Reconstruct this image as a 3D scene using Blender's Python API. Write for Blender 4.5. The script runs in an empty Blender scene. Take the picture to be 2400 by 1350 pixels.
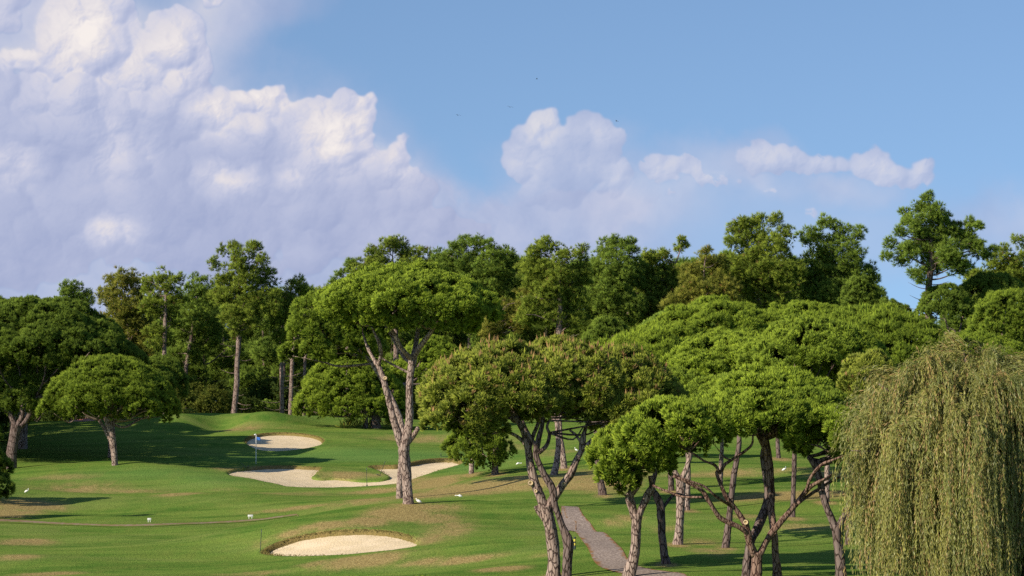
import bpy, math, numpy as np
from mathutils import Vector
R_ = math.radians
# ---------------------------------------------------------------- camera, sky, sun, exposure
scene = bpy.context.scene
col = scene.collection
F = 6667.0; CZ = 8.0; YH = 950.0
PITCH = math.atan((YH - 675) / F)
cam = bpy.data.cameras.new('camera'); cam.sensor_width = 36; cam.lens = 36 * F / 2400
cam.clip_start = 1; cam.clip_end = 9000
camo = bpy.data.objects.new('camera', cam); col.objects.link(camo)
camo.location = (0, 0, CZ); camo.rotation_euler = (math.pi / 2 + PITCH, 0, 0)
scene.camera = camo
SUN_EL, SUN_PHI = R_(28), R_(38)
LD = np.array([math.cos(SUN_PHI) * math.cos(SUN_EL), math.sin(SUN_PHI) * math.cos(SUN_EL), -math.sin(SUN_EL)])
sl = bpy.data.lights.new('sun', 'SUN'); sl.energy = 4.9; sl.angle = R_(0.53); sl.color = (1.0, 0.9, 0.74)
so = bpy.data.objects.new('sun', sl); col.objects.link(so)
so.rotation_euler = Vector(LD).to_track_quat('-Z', 'Y').to_euler(); so.location = (-60, -40, 60)
vs = scene.view_settings; vs.view_transform = 'Standard'; vs.look = 'None'; vs.exposure = 0.35; vs.gamma = 1.0
scene.cycles.max_bounces = 6; scene.cycles.diffuse_bounces = 3; scene.cycles.transparent_max_bounces = 4
scene.cycles.use_denoising = False

class NT:
    """small helper to write node trees"""
    def __init__(s, tree): s.t = tree; s.n = tree.nodes; s.l = tree.links
    def new(s, typ, **kw):
        n = s.n.new(typ)
        for k, v in kw.items():
            if k.startswith('i_'):
                key = k[2:]; key = int(key) if key.isdigit() else key
                s.put(n.inputs[key], v)
            else: setattr(n, k, v)
        return n
    def put(s, sock, v):
        if hasattr(v, 'is_output') or isinstance(v, bpy.types.NodeSocket): s.l.new(v, sock)
        else: sock.default_value = v
    def m(s, op, a, b=0.0, c=None, clamp=False):
        n = s.n.new('ShaderNodeMath'); n.operation = op; n.use_clamp = clamp
        s.put(n.inputs[0], a); s.put(n.inputs[1], b)
        if c is not None: s.put(n.inputs[2], c)
        return n.outputs[0]
    def vm(s, op, a, b=(0, 0, 0), out=0):
        n = s.n.new('ShaderNodeVectorMath'); n.operation = op
        s.put(n.inputs[0], a)
        if op == 'SCALE': s.put(n.inputs['Scale'], b)
        else: s.put(n.inputs[1], b)
        return n.outputs[out]
    def ramp(s, v, a, b, ta=0.0, tb=1.0, smooth=True):
        n = s.n.new('ShaderNodeMapRange'); n.interpolation_type = 'SMOOTHSTEP' if smooth else 'LINEAR'
        s.put(n.inputs['Value'], v)
        for k, x in zip(('From Min', 'From Max', 'To Min', 'To Max'), (a, b, ta, tb)): s.put(n.inputs[k], x)
        return n.outputs[0]
    def mix(s, f, a, b, blend='MIX'):
        n = s.n.new('ShaderNodeMix'); n.data_type = 'RGBA'; n.blend_type = blend
        s.put(n.inputs[0], f); s.put(n.inputs[6], a); s.put(n.inputs[7], b)
        return n.outputs[2]
    def noise(s, vec, scale, detail=4, rough=0.5, dist=0.0, out=0):
        n = s.n.new('ShaderNodeTexNoise'); s.put(n.inputs['Vector'], vec)
        n.inputs['Scale'].default_value = scale; n.inputs['Detail'].default_value = detail
        n.inputs['Roughness'].default_value = rough; n.inputs['Distortion'].default_value = dist
        return n.outputs[out]

# world: Nishita sky (the cumulus stands on its own far sky backdrop, built further down)
world = bpy.data.worlds.new('World'); scene.world = world; world.use_nodes = True
w = NT(world.node_tree); w.n.clear()
SKS = 0.10
def sky_colour(t, D):
    s_ = t.new('ShaderNodeTexSky', sky_type='NISHITA', sun_disc=False, sun_elevation=SUN_EL, altitude=0, air_density=1.0, dust_density=0.3, ozone_density=2.0)
    s_.sun_rotation = math.atan2(-LD[0], -LD[1])
    t.l.new(t.vm('NORMALIZE', t.vm('ADD', D, (0, 0, .15))), s_.inputs[0])
    return t.mix(1.0, s_.outputs[0], (.93, 1.0, 1.09, 1), 'MULTIPLY')
tc = w.new('ShaderNodeTexCoord')
bg = w.new('ShaderNodeBackground', i_0=sky_colour(w, w.vm('NORMALIZE', tc.outputs['Generated'])), i_1=SKS)
wo = w.new('ShaderNodeOutputWorld'); w.l.new(bg.outputs[0], wo.inputs[0])

# ---------------------------------------------------------------- helpers
cp, sp = math.cos(PITCH), math.sin(PITCH)
def ray(px, py):
    u = (px - 1200) / F; v = (675 - py) / F
    return np.array([u, cp - v * sp, sp + v * cp])
def at(px, py, d):
    r = ray(px, py); return np.array([0, 0, CZ]) + r * (d / r[1])
def tag(o, label=None, cat=None, group=None, kind=None):
    if label: o['label'] = label
    if cat: o['category'] = cat
    if group: o['group'] = group
    if kind: o['kind'] = kind
    return o
def empty(name, loc):
    o = bpy.data.objects.new(name, None); col.objects.link(o); o.location = tuple(map(float, loc)); return o
def mesh_obj(name, V, polys, mat, parent=None, smooth=False, attrs=None, loc=None, mats_idx=None):
    """V (n,3); polys: list of int arrays of shape (k, nverts)"""
    V = np.asarray(V, np.float32)
    me = bpy.data.meshes.new(name); me.vertices.add(len(V)); me.vertices.foreach_set('co', V.ravel())
    polys = [np.asarray(p, np.int32) for p in polys if len(p)]
    loops = np.concatenate([p.ravel() for p in polys])
    tot = np.concatenate([np.full(len(p), p.shape[1], np.int32) for p in polys])
    start = np.concatenate([[0], np.cumsum(tot)[:-1]]).astype(np.int32)
    me.loops.add(len(loops)); me.loops.foreach_set('vertex_index', loops)
    me.polygons.add(len(tot)); me.polygons.foreach_set('loop_start', start)
    if smooth: me.polygons.foreach_set('use_smooth', np.ones(len(tot), bool))
    if mats_idx is not None: me.polygons.foreach_set('material_index', np.asarray(mats_idx, np.int32))
    for k, (typ, arr) in (attrs or {}).items():
        a = me.attributes.new(k, typ, 'POINT')
        a.data.foreach_set('value' if typ == 'FLOAT' else 'vector', np.asarray(arr, np.float32).ravel())
    me.update(calc_edges=True)
    for mm in (mat if isinstance(mat, (list, tuple)) else [mat]): me.materials.append(mm)
    o = bpy.data.objects.new(name, me); col.objects.link(o)
    if parent is not None: o.parent = parent
    if loc is not None: o.location = tuple(map(float, loc))
    return o

# ---------------------------------------------------------------- terrain
CP = [(0,1350,110),(0,1280,142),(0,1220,172),(0,1160,194),(0,1105,222),(0,1050,256),(0,1015,280),
 (300,1350,112),(300,1290,138),(300,1232,168),(300,1190,186),(300,1150,204),(270,1090,230),(300,1050,252),(300,1010,274),(330,993,284),
 (600,1350,118),(600,1300,134),(600,1250,156),(600,1216,172),(600,1170,192),(600,1128,211),(600,1108,220),(600,1087,234),(600,1060,250),(600,1015,271),(620,979,286),
 (520,1000,284),(410,988,285),(740,1000,285),
 (800,1350,114),(800,1304,127),(800,1245,136),(810,1205,148),(800,1192,174),(800,1150,202),(800,1140,212),(800,1085,232),(800,1050,251),(800,1004,282),
 (955,1350,105),(955,1290,122),(955,1240,136),(955,1183,154),(955,1168,178),(955,1150,198),(1000,1100,224),(1060,1080,237),(1000,1068,246),(1000,1040,262),(1000,1010,282),
 (1150,1350,100),(1150,1260,126),(1150,1200,146),(1150,1174,160),(1150,1160,178),(1150,1110,202),(1150,1060,234),(1150,1010,276),
 (1340,1350,97),(1340,1290,117),(1340,1240,135),(1340,1190,154),(1340,1150,170),(1340,1100,196),(1340,1050,230),(1340,1010,266),
 (1600,1350,97),(1600,1275,121),(1600,1205,142),(1600,1150,163),(1600,1090,198),(1600,1040,236),(1600,1000,270),
 (1950,1350,97),(1950,1275,119),(1950,1200,141),(1950,1150,162),(1950,1075,205),(1950,1020,248),
 (2400,1350,95),(2400,1275,117),(2400,1200,139),(2400,1100,185),(2400,1000,248)]
pts = [at(*c) for c in CP]
for px, dz in ((0, -3.2), (400, -3.6), (620, -3.6), (800, -3.2), (1200, -2.2), (1600, -.4), (2000, 1.0), (2400, 3.0)):
    q = at(px, 950, 345); pts.append(np.array([q[0], 345, CZ + dz]))
    q = at(px, 950, 420); pts.append(np.array([q[0], 420, CZ + min(dz, 0) * 1.2]))
for px in (0, 1200, 2400):
    q = at(px, 950, 70); pts.append(np.array([q[0], 70, CZ - 6.0]))
pts = np.array(pts); PX = pts[:, :2] / 50.0; PZ = pts[:, 2]
def Uk(r2): return np.where(r2 > 1e-12, .5 * r2 * np.log(np.maximum(r2, 1e-12)), 0)
n = len(pts)
A = np.zeros((n + 3, n + 3)); A[:n, :n] = Uk(((PX[:, None] - PX[None]) ** 2).sum(-1)) + np.eye(n) * 2e-4
A[:n, n] = 1; A[:n, n + 1:] = PX; A[n, :n] = 1; A[n + 1:, :n] = PX.T
sol = np.linalg.solve(A, np.concatenate([PZ, np.zeros(3)]))
TPS, NPT = sol, n
# mounds and hollows of the course: x, y, radii, height
HUMPS = [(-33.8, 285, 3.8, 5, .7), (-24.8, 286, 4.5, 6, .75), (-29.2, 286, 2.4, 6, -.75), (-6.5, 148, 6, 6, .45), (-9, 166, 7, 7, -.45), (-18, 192, 9, 6, .30), (-30, 184, 8, 7, -.3), (-31, 222, 9, 6, .50), (-40, 215, 6, 6, -.35), (-24, 205, 7, 5, -.3), (-36, 200, 7, 5, .3), (-22, 132, 9, 7, .3), (-12, 116, 8, 6, -.2),
 (-2, 190, 6, 8, .25), (2, 215, 9, 8, .25), (12, 170, 5, 8, -.15), (26, 190, 9, 6, .3), (36, 205, 8, 5, -.25), (20, 215, 8, 6, -.2), (-20, 150, 8, 7, -.25), (-14, 272, 4, 3, .25)]
def sm(a, b, x):
    t = np.clip((x - a) / (b - a), 0, 1); return t * t * (3 - 2 * t)
def hgt(x, y):
    x = np.asarray(x, float); y = np.asarray(y, float); sh = x.shape; x = x.ravel(); y = y.ravel()
    yc = np.clip(y, 62, 425); lim = .205 * yc + 4; xc = np.clip(x, -lim, lim)
    q = np.stack([xc, yc], 1) / 50.0; z = np.full(len(q), TPS[NPT])
    z = z + q @ TPS[NPT + 1:]
    for i in range(NPT): z += TPS[i] * Uk((q[:, 0] - PX[i, 0]) ** 2 + (q[:, 1] - PX[i, 1]) ** 2)
    for (hx, hy, hrx, hry, hh) in HUMPS: z += hh * np.exp(-((x - hx) / hrx) ** 2 - ((y - hy) / hry) ** 2)
    z += .17 * np.sin(x / 4.1 + 1.3 * np.sin(y / 7.2)) * np.sin(y / 5.6 + x / 9) + .05 * np.sin(x / 2.3 + y / 9) * np.cos(y / 3.1) + .02 * np.sin(x / 1.3 + y / 2.1)
    far = sm(430, 900, y); z = z * (1 - far) + (CZ - 4) * far
    near = sm(60, -200, y); z = z * (1 - near) + (CZ - 7) * near
    return z.reshape(sh)
_gy = np.arange(80, 431, .5)
def ground(px, py):
    """first point of the terrain on the sight line"""
    r = ray(px, py); x = r[0] / r[1] * _gy; zr = CZ + r[2] / r[1] * _gy; h = hgt(x, _gy)
    s = np.nonzero(zr <= h)[0]
    if not len(s): i = int(np.argmin(zr - h)); return np.array([x[i], _gy[i], h[i]])
    i = s[0]
    if i == 0: return np.array([x[0], _gy[0], h[0]])
    a, b = zr[i - 1] - h[i - 1], zr[i] - h[i]; t = a / (a - b)
    yy = _gy[i - 1] + t * .5; xx = r[0] / r[1] * yy
    return np.array([xx, yy, float(hgt(np.array([xx]), np.array([yy]))[0])])
def on_ground(x, y): return np.array([x, y, float(hgt(np.array([x]), np.array([y]))[0])])

B1 = [(619,1296),(632,1285),(652,1275),(690,1263),(730,1254),(780,1248),(830,1245),(880,1246),(920,1250),(950,1257),(970,1266),(974,1273),(968,1280),(940,1285),(890,1290),(820,1297),(760,1300),(700,1302),(650,1301)]
B2 = [(538,1108),(552,1102),(575,1099),(612,1095),(650,1093),(690,1093),(725,1095),(757,1096),(742,1108),(731,1118),(750,1122),(775,1120),(800,1121),(825,1124),(857,1127),(890,1125),(908,1121),(913,1116),(900,1109),(885,1102),(858,1094),
      (895,1092),(930,1092),(962,1085),(1000,1079),(1040,1077),(1066,1078),(1078,1088),(1050,1096),(1020,1103),(975,1117),(950,1126),(925,1132),(860,1137),(775,1140),(680,1139),(655,1132),(625,1127),(600,1121),(570,1117),(548,1114)]
B3 = [(575,1035),(583,1026),(605,1019),(640,1016),(680,1016),(715,1019),(742,1024),(757,1032),(750,1042),(720,1049),(680,1054),(640,1056),(610,1053),(587,1045)]
def smooth_poly(P, k=2):
    P = np.asarray(P)
    for _ in range(k):
        Q = np.roll(P, -1, 0); P = np.stack([.75 * P + .25 * Q, .25 * P + .75 * Q], 1).reshape(-1, P.shape[1])
    return P
def sdf(x, y, P):
    """signed distance to a closed outline, negative inside"""
    d2 = np.full(x.shape, 1e9); ins = np.zeros(x.shape, bool)
    for i in range(len(P)):
        ax, ay = P[i]; bx, by = P[(i + 1) % len(P)]
        ex, ey = bx - ax, by - ay; L2 = ex * ex + ey * ey + 1e-12
        t = np.clip(((x - ax) * ex + (y - ay) * ey) / L2, 0, 1)
        d2 = np.minimum(d2, (x - ax - t * ex) ** 2 + (y - ay - t * ey) ** 2)
        c = ((ay > y) != (by > y)); xi = ax + (y - ay) * ex / (ey if abs(ey) > 1e-12 else 1e-12)
        ins ^= c & (x < xi)
    return np.where(ins, -1, 1) * np.sqrt(d2)
def grow_poly(B):
    B = np.array(B, float); c = B.mean(0); return c + (B - c) * [1.025, 1.07]
bunk = []
for Bp, dep in ((B1, .20), (B2, .30), (B3, .24)):
    Q = np.array([ground(*p)[:2] for p in smooth_poly(grow_poly(Bp), 1)]); bunk.append((Q, dep))

xs_f = np.arange(-58, 58.01, .2); ys_f = np.concatenate([np.arange(84, 200, .25), np.arange(200, 312, .2)])
def grow(a, n, k0, k): 
    out = []; s = k0
    for _ in range(n): a += s; out.append(a); s *= k
    return out
gx = np.array([-v for v in grow(58, 26, .8, 1.33)][::-1] + list(xs_f) + grow(58, 26, .8, 1.33))
gy = np.array(sorted([84 - (v) for v in grow(0, 18, .8, 1.3)]) + list(ys_f) + grow(ys_f[-1], 22, .6, 1.4))
GX, GY = np.meshgrid(gx, gy)
GZ = hgt(GX, GY)
def sstep(x): return x * x * (3 - 2 * x)
rng0 = np.random.default_rng(3)
sandmin = np.full(GX.shape, 9.0); wobx = .10 * np.sin(GX * 2.3 + np.sin(GY * 1.7) * 2) + .05 * np.sin(GX * 6.1 + GY * 3)
for Q, dep in bunk:
    x0, x1, y0, y1 = Q[:, 0].min() - 3, Q[:, 0].max() + 3, Q[:, 1].min() - 3, Q[:, 1].max() + 3
    m = (GX > x0) & (GX < x1) & (GY > y0) & (GY < y1)
    s = sdf(GX[m], GY[m], Q); sandmin[m] = np.minimum(sandmin[m], s + .45 * (1 - sm(y0 + 4, (y0 + y1) / 2 + 2.5, GY[m] + .25 * (GX[m] - x0) - .12 * (x1 - x0))))
    z = GZ[m]; z = z + .07 * np.exp(-((s - .25) / .35) ** 2) * (s > -.1) * sm(y0, y1, GY[m])   # raised turf lip
    z = z - 1.1 * sm(.03, -.45, s)
    GZ[m] = z
# turf colour: dry patches (image guides turned into ground places)
DRY = [(940,1205,75,16,1.0),(860,1222,60,10,.8),(760,1232,70,9,.7),(680,1252,50,9,.5),(1020,1215,60,14,.6),(1060,1240,60,24,.5),(990,1190,90,12,.7),(620,1275,40,10,.4),(1010,1262,40,14,.6),(850,1312,110,11,.8),(760,1318,70,7,.5),(1090,1312,90,6,.75),(990,1318,60,6,.6),(1180,1333,60,4,.9),
  (1120,1145,130,15,.9),(1240,1125,70,15,.7),(1020,1135,60,14,.8),(960,1130,40,12,.6),(1000,1160,80,8,.7),(1390,1130,110,25,.65),(1480,1110,60,15,.5),(900,1150,120,6,.55),(700,1190,130,4,.55),(860,1172,110,5,.5),
  (60,1185,80,11,1.0),(20,1205,60,9,1.0),(60,1270,70,8,.7),(40,1305,60,6,.6),(180,1153,120,5,.5),(320,1152,90,4,.5),(420,1158,60,3,.6),(700,1158,150,5,.35),(150,1118,100,6,.5),(600,1345,120,5,.4),(120,1345,80,3,.7),
  (820,1113,75,8,.7),(1000,1030,140,10,.45),(1180,1050,90,14,.3),(1850,1162,170,9,.85),(1700,1112,150,8,.55),(1950,1112,90,8,.5),(1850,1100,90,6,.4),(1640,1270,60,8,.4),(1440,1225,30,10,.5),(1470,1215,40,8,.5),(1560,1240,60,8,.35),(1660,1290,50,7,.5),
  (620,1000,110,6,.25),(560,1006,60,5,.5),(520,1148,60,4,.3),(1870,1235,80,9,.5),(1750,1210,60,6,.4),(1300,1060,60,8,.4),(1290,1300,60,5,.3),(620,1095,70,4,.5),(1588,1278,26,4,.75),(1701,1286,26,4,.75),(1610,1198,26,4,.75),(1561,1324,26,4,.75),(957,1184,26,4,.75),(1298,1115,26,4,.75),(1322,1100,26,4,.75),(1160,1114,26,4,.75),(1105,1112,26,4,.75),(1411,1162,26,4,.75),(1856,1214,26,4,.75),(1480,1347,26,4,.75),(1300,1348,26,4,.75),(1825,1076,26,4,.75),(1936,1178,26,4,.75),(1573,1152,26,4,.75),(530,1100,40,5,.5),(1440,1060,60,8,.4)]
GREENB = [(850,1068,230,15,1.0),(620,1075,120,9,.9),(1120,1068,70,8,.8),(330,1110,200,14,.5),(500,1120,100,14,.5)]
def blobs(L):
    o = np.zeros(GX.shape)
    for (px, py, rx, ry, wt) in L:
        c = ground(px, py); e = ground(px, py + ry * .8); f = ground(px, py - ry * .8)
        rxm = rx * c[1] / F; rym = max(1.2, (f[1] - e[1]) * .72 + .4); rxm *= 1.1
        m = (abs(GX - c[0]) < 3 * rxm) & (abs(GY - c[1]) < 3 * rym)
        o[m] = np.maximum(o[m], wt * np.exp(-((GX[m] - c[0]) / rxm) ** 2 - ((GY[m] - c[1]) / rym) ** 2))
    return o
dry = blobs(DRY); green = np.clip(blobs(GREENB) * 1.5, 0, 1)
ny, nx = GX.shape
idx = np.arange(ny * nx).reshape(ny, nx)
quads = np.stack([idx[:-1, :-1], idx[:-1, 1:], idx[1:, 1:], idx[1:, :-1]], -1).reshape(-1, 4)

def mat_new(name):
    m = bpy.data.materials.new(name); m.use_nodes = True; t = NT(m.node_tree); t.n.clear()
    o = t.new('ShaderNodeOutputMaterial'); return m, t, o
def attr(t, name, out=2): return t.new('ShaderNodeAttribute', attribute_name=name).outputs[out]

mg, t, o = mat_new('turf')
P = t.new('ShaderNodeNewGeometry').outputs['Position']
Pst = t.vm('MULTIPLY', P, (1, .35, 1)); Pst2 = t.vm('MULTIPLY', P, (.25, 1, 1))
n1 = t.noise(Pst, .9, 5, .6, .4); n2 = t.noise(Pst, 7.0, 4, .75); n3 = t.noise(Pst2, .35, 4, .6, .8)
n4 = t.noise(t.vm('MULTIPLY', P, (.5, 1, 1)), .13, 4, .55, 1.2)
drya, ga, sa = attr(t, 'dry'), attr(t, 'green'), attr(t, 'sand')
c_ = t.mix(t.ramp(n3, .32, .66), (.076, .160, .026, 1), (.168, .252, .047, 1))
c_ = t.mix(t.ramp(n1, .35, .72, 0, .5), c_, (.190, .225, .050, 1))
c_ = t.mix(t.ramp(n4, .48, .68, 0, .55), c_, (.215, .26, .068, 1))
dv = t.m('MULTIPLY', drya, t.ramp(n1, .2, .75, .55, 1.35)); dv = t.m('ADD', dv, t.m('MULTIPLY', t.m('SUBTRACT', n2, .5), t.m('MULTIPLY', drya, .9)))
dm = t.ramp(dv, .06, .62, 0, .94)
c_ = t.mix(dm, c_, t.mix(t.ramp(n2, .3, .7), (.27, .185, .075, 1), (.40, .31, .13, 1)))
c_ = t.mix(t.m('MULTIPLY', ga, .7), c_, t.mix(n3, (.11, .215, .055, 1), (.135, .24, .06, 1)))
fr = t.ramp(t.m('ADD', sa, t.m('MULTIPLY', t.m('SUBTRACT', n2, .5), .4)), .24, .06)
c_ = t.mix(t.m('MULTIPLY', fr, .8), c_, t.mix(n2, (.14, .09, .035, 1), (.30, .20, .09, 1)))
n5 = t.noise(Pst, 14.0, 3, .8)
c_ = t.mix(1.0, c_, t.new('ShaderNodeCombineXYZ', i_0=t.ramp(n5, .25, .75, .62, 1.35), i_1=t.ramp(n5, .25, .75, .66, 1.30), i_2=t.ramp(n5, .25, .75, .66, 1.25)).outputs[0], 'MULTIPLY')
bsdf = t.new('ShaderNodeBsdfDiffuse', i_0=c_)
bp = t.new('ShaderNodeBump', i_Strength=.7, i_Distance=.05, i_Height=t.m('ADD', n2, n5)); t.l.new(bp.outputs[0], bsdf.inputs['Normal'])
t.l.new(bsdf.outputs[0], o.inputs[0])
g_ob = mesh_obj('ground', np.stack([GX, GY, GZ], -1).reshape(-1, 3), [quads], mg, smooth=True,
    attrs={'dry': ('FLOAT', dry), 'green': ('FLOAT', green), 'sand': ('FLOAT', sandmin)}); tag(g_ob, kind='structure')

# sand
msd, t, o = mat_new('sand')
P = t.new('ShaderNodeNewGeometry').outputs['Position']
n1 = t.noise(P, 1.1, 4, .6); n2 = t.noise(t.vm('MULTIPLY', P, (1, .5, 1)), 9, 4, .7)
rake = t.new('ShaderNodeTexWave', wave_type='BANDS', bands_direction='X', i_Scale=2.2, i_Distortion=3.0, i_Detail=2.0)
t.put(rake.inputs['Vector'], t.vm('MULTIPLY', P, (1, .25, 0)))
c_ = t.mix(t.ramp(n1, .35, .7), (.64, .51, .32, 1), (.72, .58, .39, 1)); c_ = t.mix(t.ramp(n2, .5, .75, 0, .35), c_, (.44, .32, .20, 1))
bsdf = t.new('ShaderNodeBsdfDiffuse', i_0=c_)
hh = t.m('ADD', t.m('MULTIPLY', n2, 1.0), t.m('MULTIPLY', rake.outputs['Fac'], .03))
bp = t.new('ShaderNodeBump', i_Strength=.7, i_Distance=.07, i_Height=hh); t.l.new(bp.outputs[0], bsdf.inputs['Normal']); t.l.new(bsdf.outputs[0], o.inputs[0])
for Q, dep in bunk:
    x0, x1, y0, y1 = Q[:, 0].min() - .6, Q[:, 0].max() + .6, Q[:, 1].min() - .6, Q[:, 1].max() + .6
    X, Y = np.meshgrid(np.arange(x0, x1, .15), np.arange(y0, y1, .2)); s = sdf(X, Y, Q)
    Z = hgt(X, Y); tb = np.clip((Y - y0) / (y1 - y0), 0, 1)
    Z = Z - .03 - (dep - .03) * np.clip(tb * 1.6, .1, 1) - .22 * sm(.2, -2.4, s) * tb * (1.2 - tb) + .006 * np.sin(X * 5 + np.sin(Y * 2) * 2)
    # footprints and rake marks
    ii = np.arange(X.size).reshape(X.shape); q = np.stack([ii[:-1, :-1], ii[:-1, 1:], ii[1:, 1:], ii[1:, :-1]], -1).reshape(-1, 4)
    keep = s.ravel()[q].min(1) < .22
    ob = mesh_obj('sand_bunker', np.stack([X, Y, Z], -1).reshape(-1, 3), [q[keep]], msd, smooth=True); tag(ob, kind='structure')

# path
mp, t, o = mat_new('cobbles')
P = t.new('ShaderNodeNewGeometry').outputs['Position']
ed = attr(t, 'edge')
v = t.new('ShaderNodeTexVoronoi', i_Scale=9.0); t.put(v.inputs['Vector'], P)
n1 = t.noise(P, .8, 4, .6); n2 = t.noise(P, 6, 4, .7)
c_ = t.mix(v.outputs['Color'], (.36, .285, .235, 1), (.54, .44, .36, 1)); c_ = t.mix(t.ramp(v.outputs['Distance'], .28, .5, 0, .8), c_, (.17, .13, .11, 1))
c_ = t.mix(t.ramp(n1, .4, .7, 0, .4), c_, (.36, .29, .25, 1))
lit_ = t.ramp(t.m('ADD', ed, t.m('ADD', t.m('MULTIPLY', t.m('SUBTRACT', n2, .5), .9), t.m('MULTIPLY', t.m('SUBTRACT', n1, .5), 1.1))), .80, 1.0)
c_ = t.mix(lit_, c_, t.mix(n2, (.16, .06, .03, 1), (.34, .20, .08, 1)))
bsdf = t.new('ShaderNodeBsdfDiffuse', i_0=c_); bp = t.new('ShaderNodeBump', i_Strength=.5, i_Distance=.03, i_Height=v.outputs['Distance'], invert=True)
t.l.new(bp.outputs[0], bsdf.inputs['Normal']); t.l.new(bsdf.outputs[0], o.inputs[0])
def catmull(P, k=8):
    P = np.asarray(P, float); out = []
    E = np.concatenate([[2 * P[0] - P[1]], P, [2 * P[-1] - P[-2]]])
    for i in range(1, len(E) - 2):
        p0, p1, p2, p3 = E[i - 1:i + 3]
        for t_ in np.linspace(0, 1, k, endpoint=False):
            out.append(.5 * (2 * p1 + (p2 - p0) * t_ + (2 * p0 - 5 * p1 + 4 * p2 - p3) * t_ ** 2 + (3 * p1 - p0 - 3 * p2 + p3) * t_ ** 3))
    out.append(P[-1]); return np.array(out)
mp2, t, o = mat_new('worn_path')
P = t.new('ShaderNodeNewGeometry').outputs['Position']; ed = attr(t, 'edge'); n1 = t.noise(P, 1.3, 4, .6); n2 = t.noise(t.vm('MULTIPLY', P, (1, .6, 1)), 5, 4, .75)
c_ = t.mix(t.ramp(n1, .35, .65), (.30, .23, .18, 1), (.24, .16, .09, 1)); c_ = t.mix(t.ramp(n2, .4, .6, 0, .6), c_, (.24, .15, .07, 1))
e2 = t.m('ADD', ed, t.m('MULTIPLY', t.m('SUBTRACT', n2, .5), 1.6)); c_ = t.mix(t.ramp(e2, .22, .62), c_, (.13, .18, .035, 1))
bsdf = t.new('ShaderNodeBsdfDiffuse', i_0=c_); t.l.new(bsdf.outputs[0], o.inputs[0])
def strip(name, Lp, Rp, mat, nw=14, lift=.022, k=40, w0=0):
    Lw = catmull([ground(*p)[:2] for p in Lp], k); Rw = catmull([ground(*p)[:2] for p in Rp], k)
    kr = np.ones(31) / 31
    for E_ in (Lw, Rw):
        for c in (0, 1):
            pad = np.concatenate([2 * E_[0, c] - E_[15:0:-1, c], E_[:, c], 2 * E_[-1, c] - E_[-2:-17:-1, c]]); E_[:, c] = np.convolve(np.convolve(pad, kr, 'same'), kr, 'same')[15:-15]
    tt = np.linspace(0, 1, nw); XY = Lw[:, None] * (1 - tt[None, :, None]) + Rw[:, None] * tt[None, :, None]
    Z = hgt(XY[..., 0], XY[..., 1]) + lift
    e = np.broadcast_to(np.abs(tt * 2 - 1)[None], Z.shape)
    ii = np.arange(Z.size).reshape(Z.shape); q = np.stack([ii[:-1, :-1], ii[:-1, 1:], ii[1:, 1:], ii[1:, :-1]], -1).reshape(-1, 4)
    ob = mesh_obj(name, np.concatenate([XY, Z[..., None]], -1).reshape(-1, 3), [q], mat, smooth=True, attrs={'edge': ('FLOAT', e)})
    tag(ob, kind='structure'); return ob
strip('path', [(1314,1184),(1323,1205),(1333,1228),(1352,1252),(1371,1275),(1384,1300),(1396,1322),(1425,1338),(1480,1349),(1560,1366)],
      [(1350,1184),(1362,1205),(1388,1228),(1420,1252),(1447,1275),(1464,1300),(1478,1318),(1505,1330),(1545,1338),(1640,1352)], mp)
strip('path', [(-60,1228),(20,1226),(100,1230),(200,1233),(300,1236),(400,1233),(500,1228),(600,1222),(660,1214),(715,1206)],
      [(-60,1210),(20,1214),(100,1221),(200,1226),(300,1228),(400,1226),(500,1221),(600,1216),(660,1208),(715,1201)], mp2)

# ---------------------------------------------------------------- bark and foliage materials
def bark_mat(name, light, dark, sc=1.0):
    m, t, o = mat_new(name)
    P = t.new('ShaderNodeTexCoord').outputs['Object']
    Ps = t.vm('MULTIPLY', P, (1, 1, .3))
    v = t.new('ShaderNodeTexVoronoi', feature='DISTANCE_TO_EDGE', i_Scale=9.0 * sc); t.put(v.inputs['Vector'], t.vm('ADD', Ps, t.vm('SCALE', t.noise(Ps, 5 * sc, 3, .6, out=1), .12)))
    n1 = t.noise(P, 1.5, 4, .6); n2 = t.noise(Ps, 14 * sc, 4, .7)
    cr = t.ramp(t.m('ADD', v.outputs['Distance'], t.m('MULTIPLY', t.m('SUBTRACT', n2, .5), .12)), .0, .13)
    pl = t.mix(t.ramp(n1, .3, .7), light, (light[0] * .72, light[1] * .66, light[2] * .64, 1))
    pl = t.mix(t.ramp(n2, .35, .75, 0, .45), pl, (light[0] * 1.15, light[1] * 1.15, light[2] * 1.12, 1))
    c_ = t.mix(cr, dark, pl)
    oi = t.new('ShaderNodeObjectInfo').outputs['Random']; c_ = t.mix(t.ramp(oi, 0, 1, .0, .5, False), c_, t.mix(1.0, c_, (.70, .62, .58, 1), 'MULTIPLY'))
    b = t.new('ShaderNodeBsdfDiffuse', i_0=c_)
    bp = t.new('ShaderNodeBump', i_Strength=.8, i_Distance=.04, i_Height=t.m('ADD', cr, t.m('MULTIPLY', n2, .5))); t.l.new(bp.outputs[0], b.inputs['Normal'])
    t.l.new(b.outputs[0], o.inputs[0]); return m
BARK = bark_mat('bark_grey', (.40, .315, .27, 1), (.07, .045, .04, 1))
BARKR = bark_mat('bark_red', (.27, .185, .145, 1), (.06, .03, .025, 1))
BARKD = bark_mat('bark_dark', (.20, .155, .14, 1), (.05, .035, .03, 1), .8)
BARKF = bark_mat('bark_far', (.33, .26, .225, 1), (.09, .06, .05, 1), .7)

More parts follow.
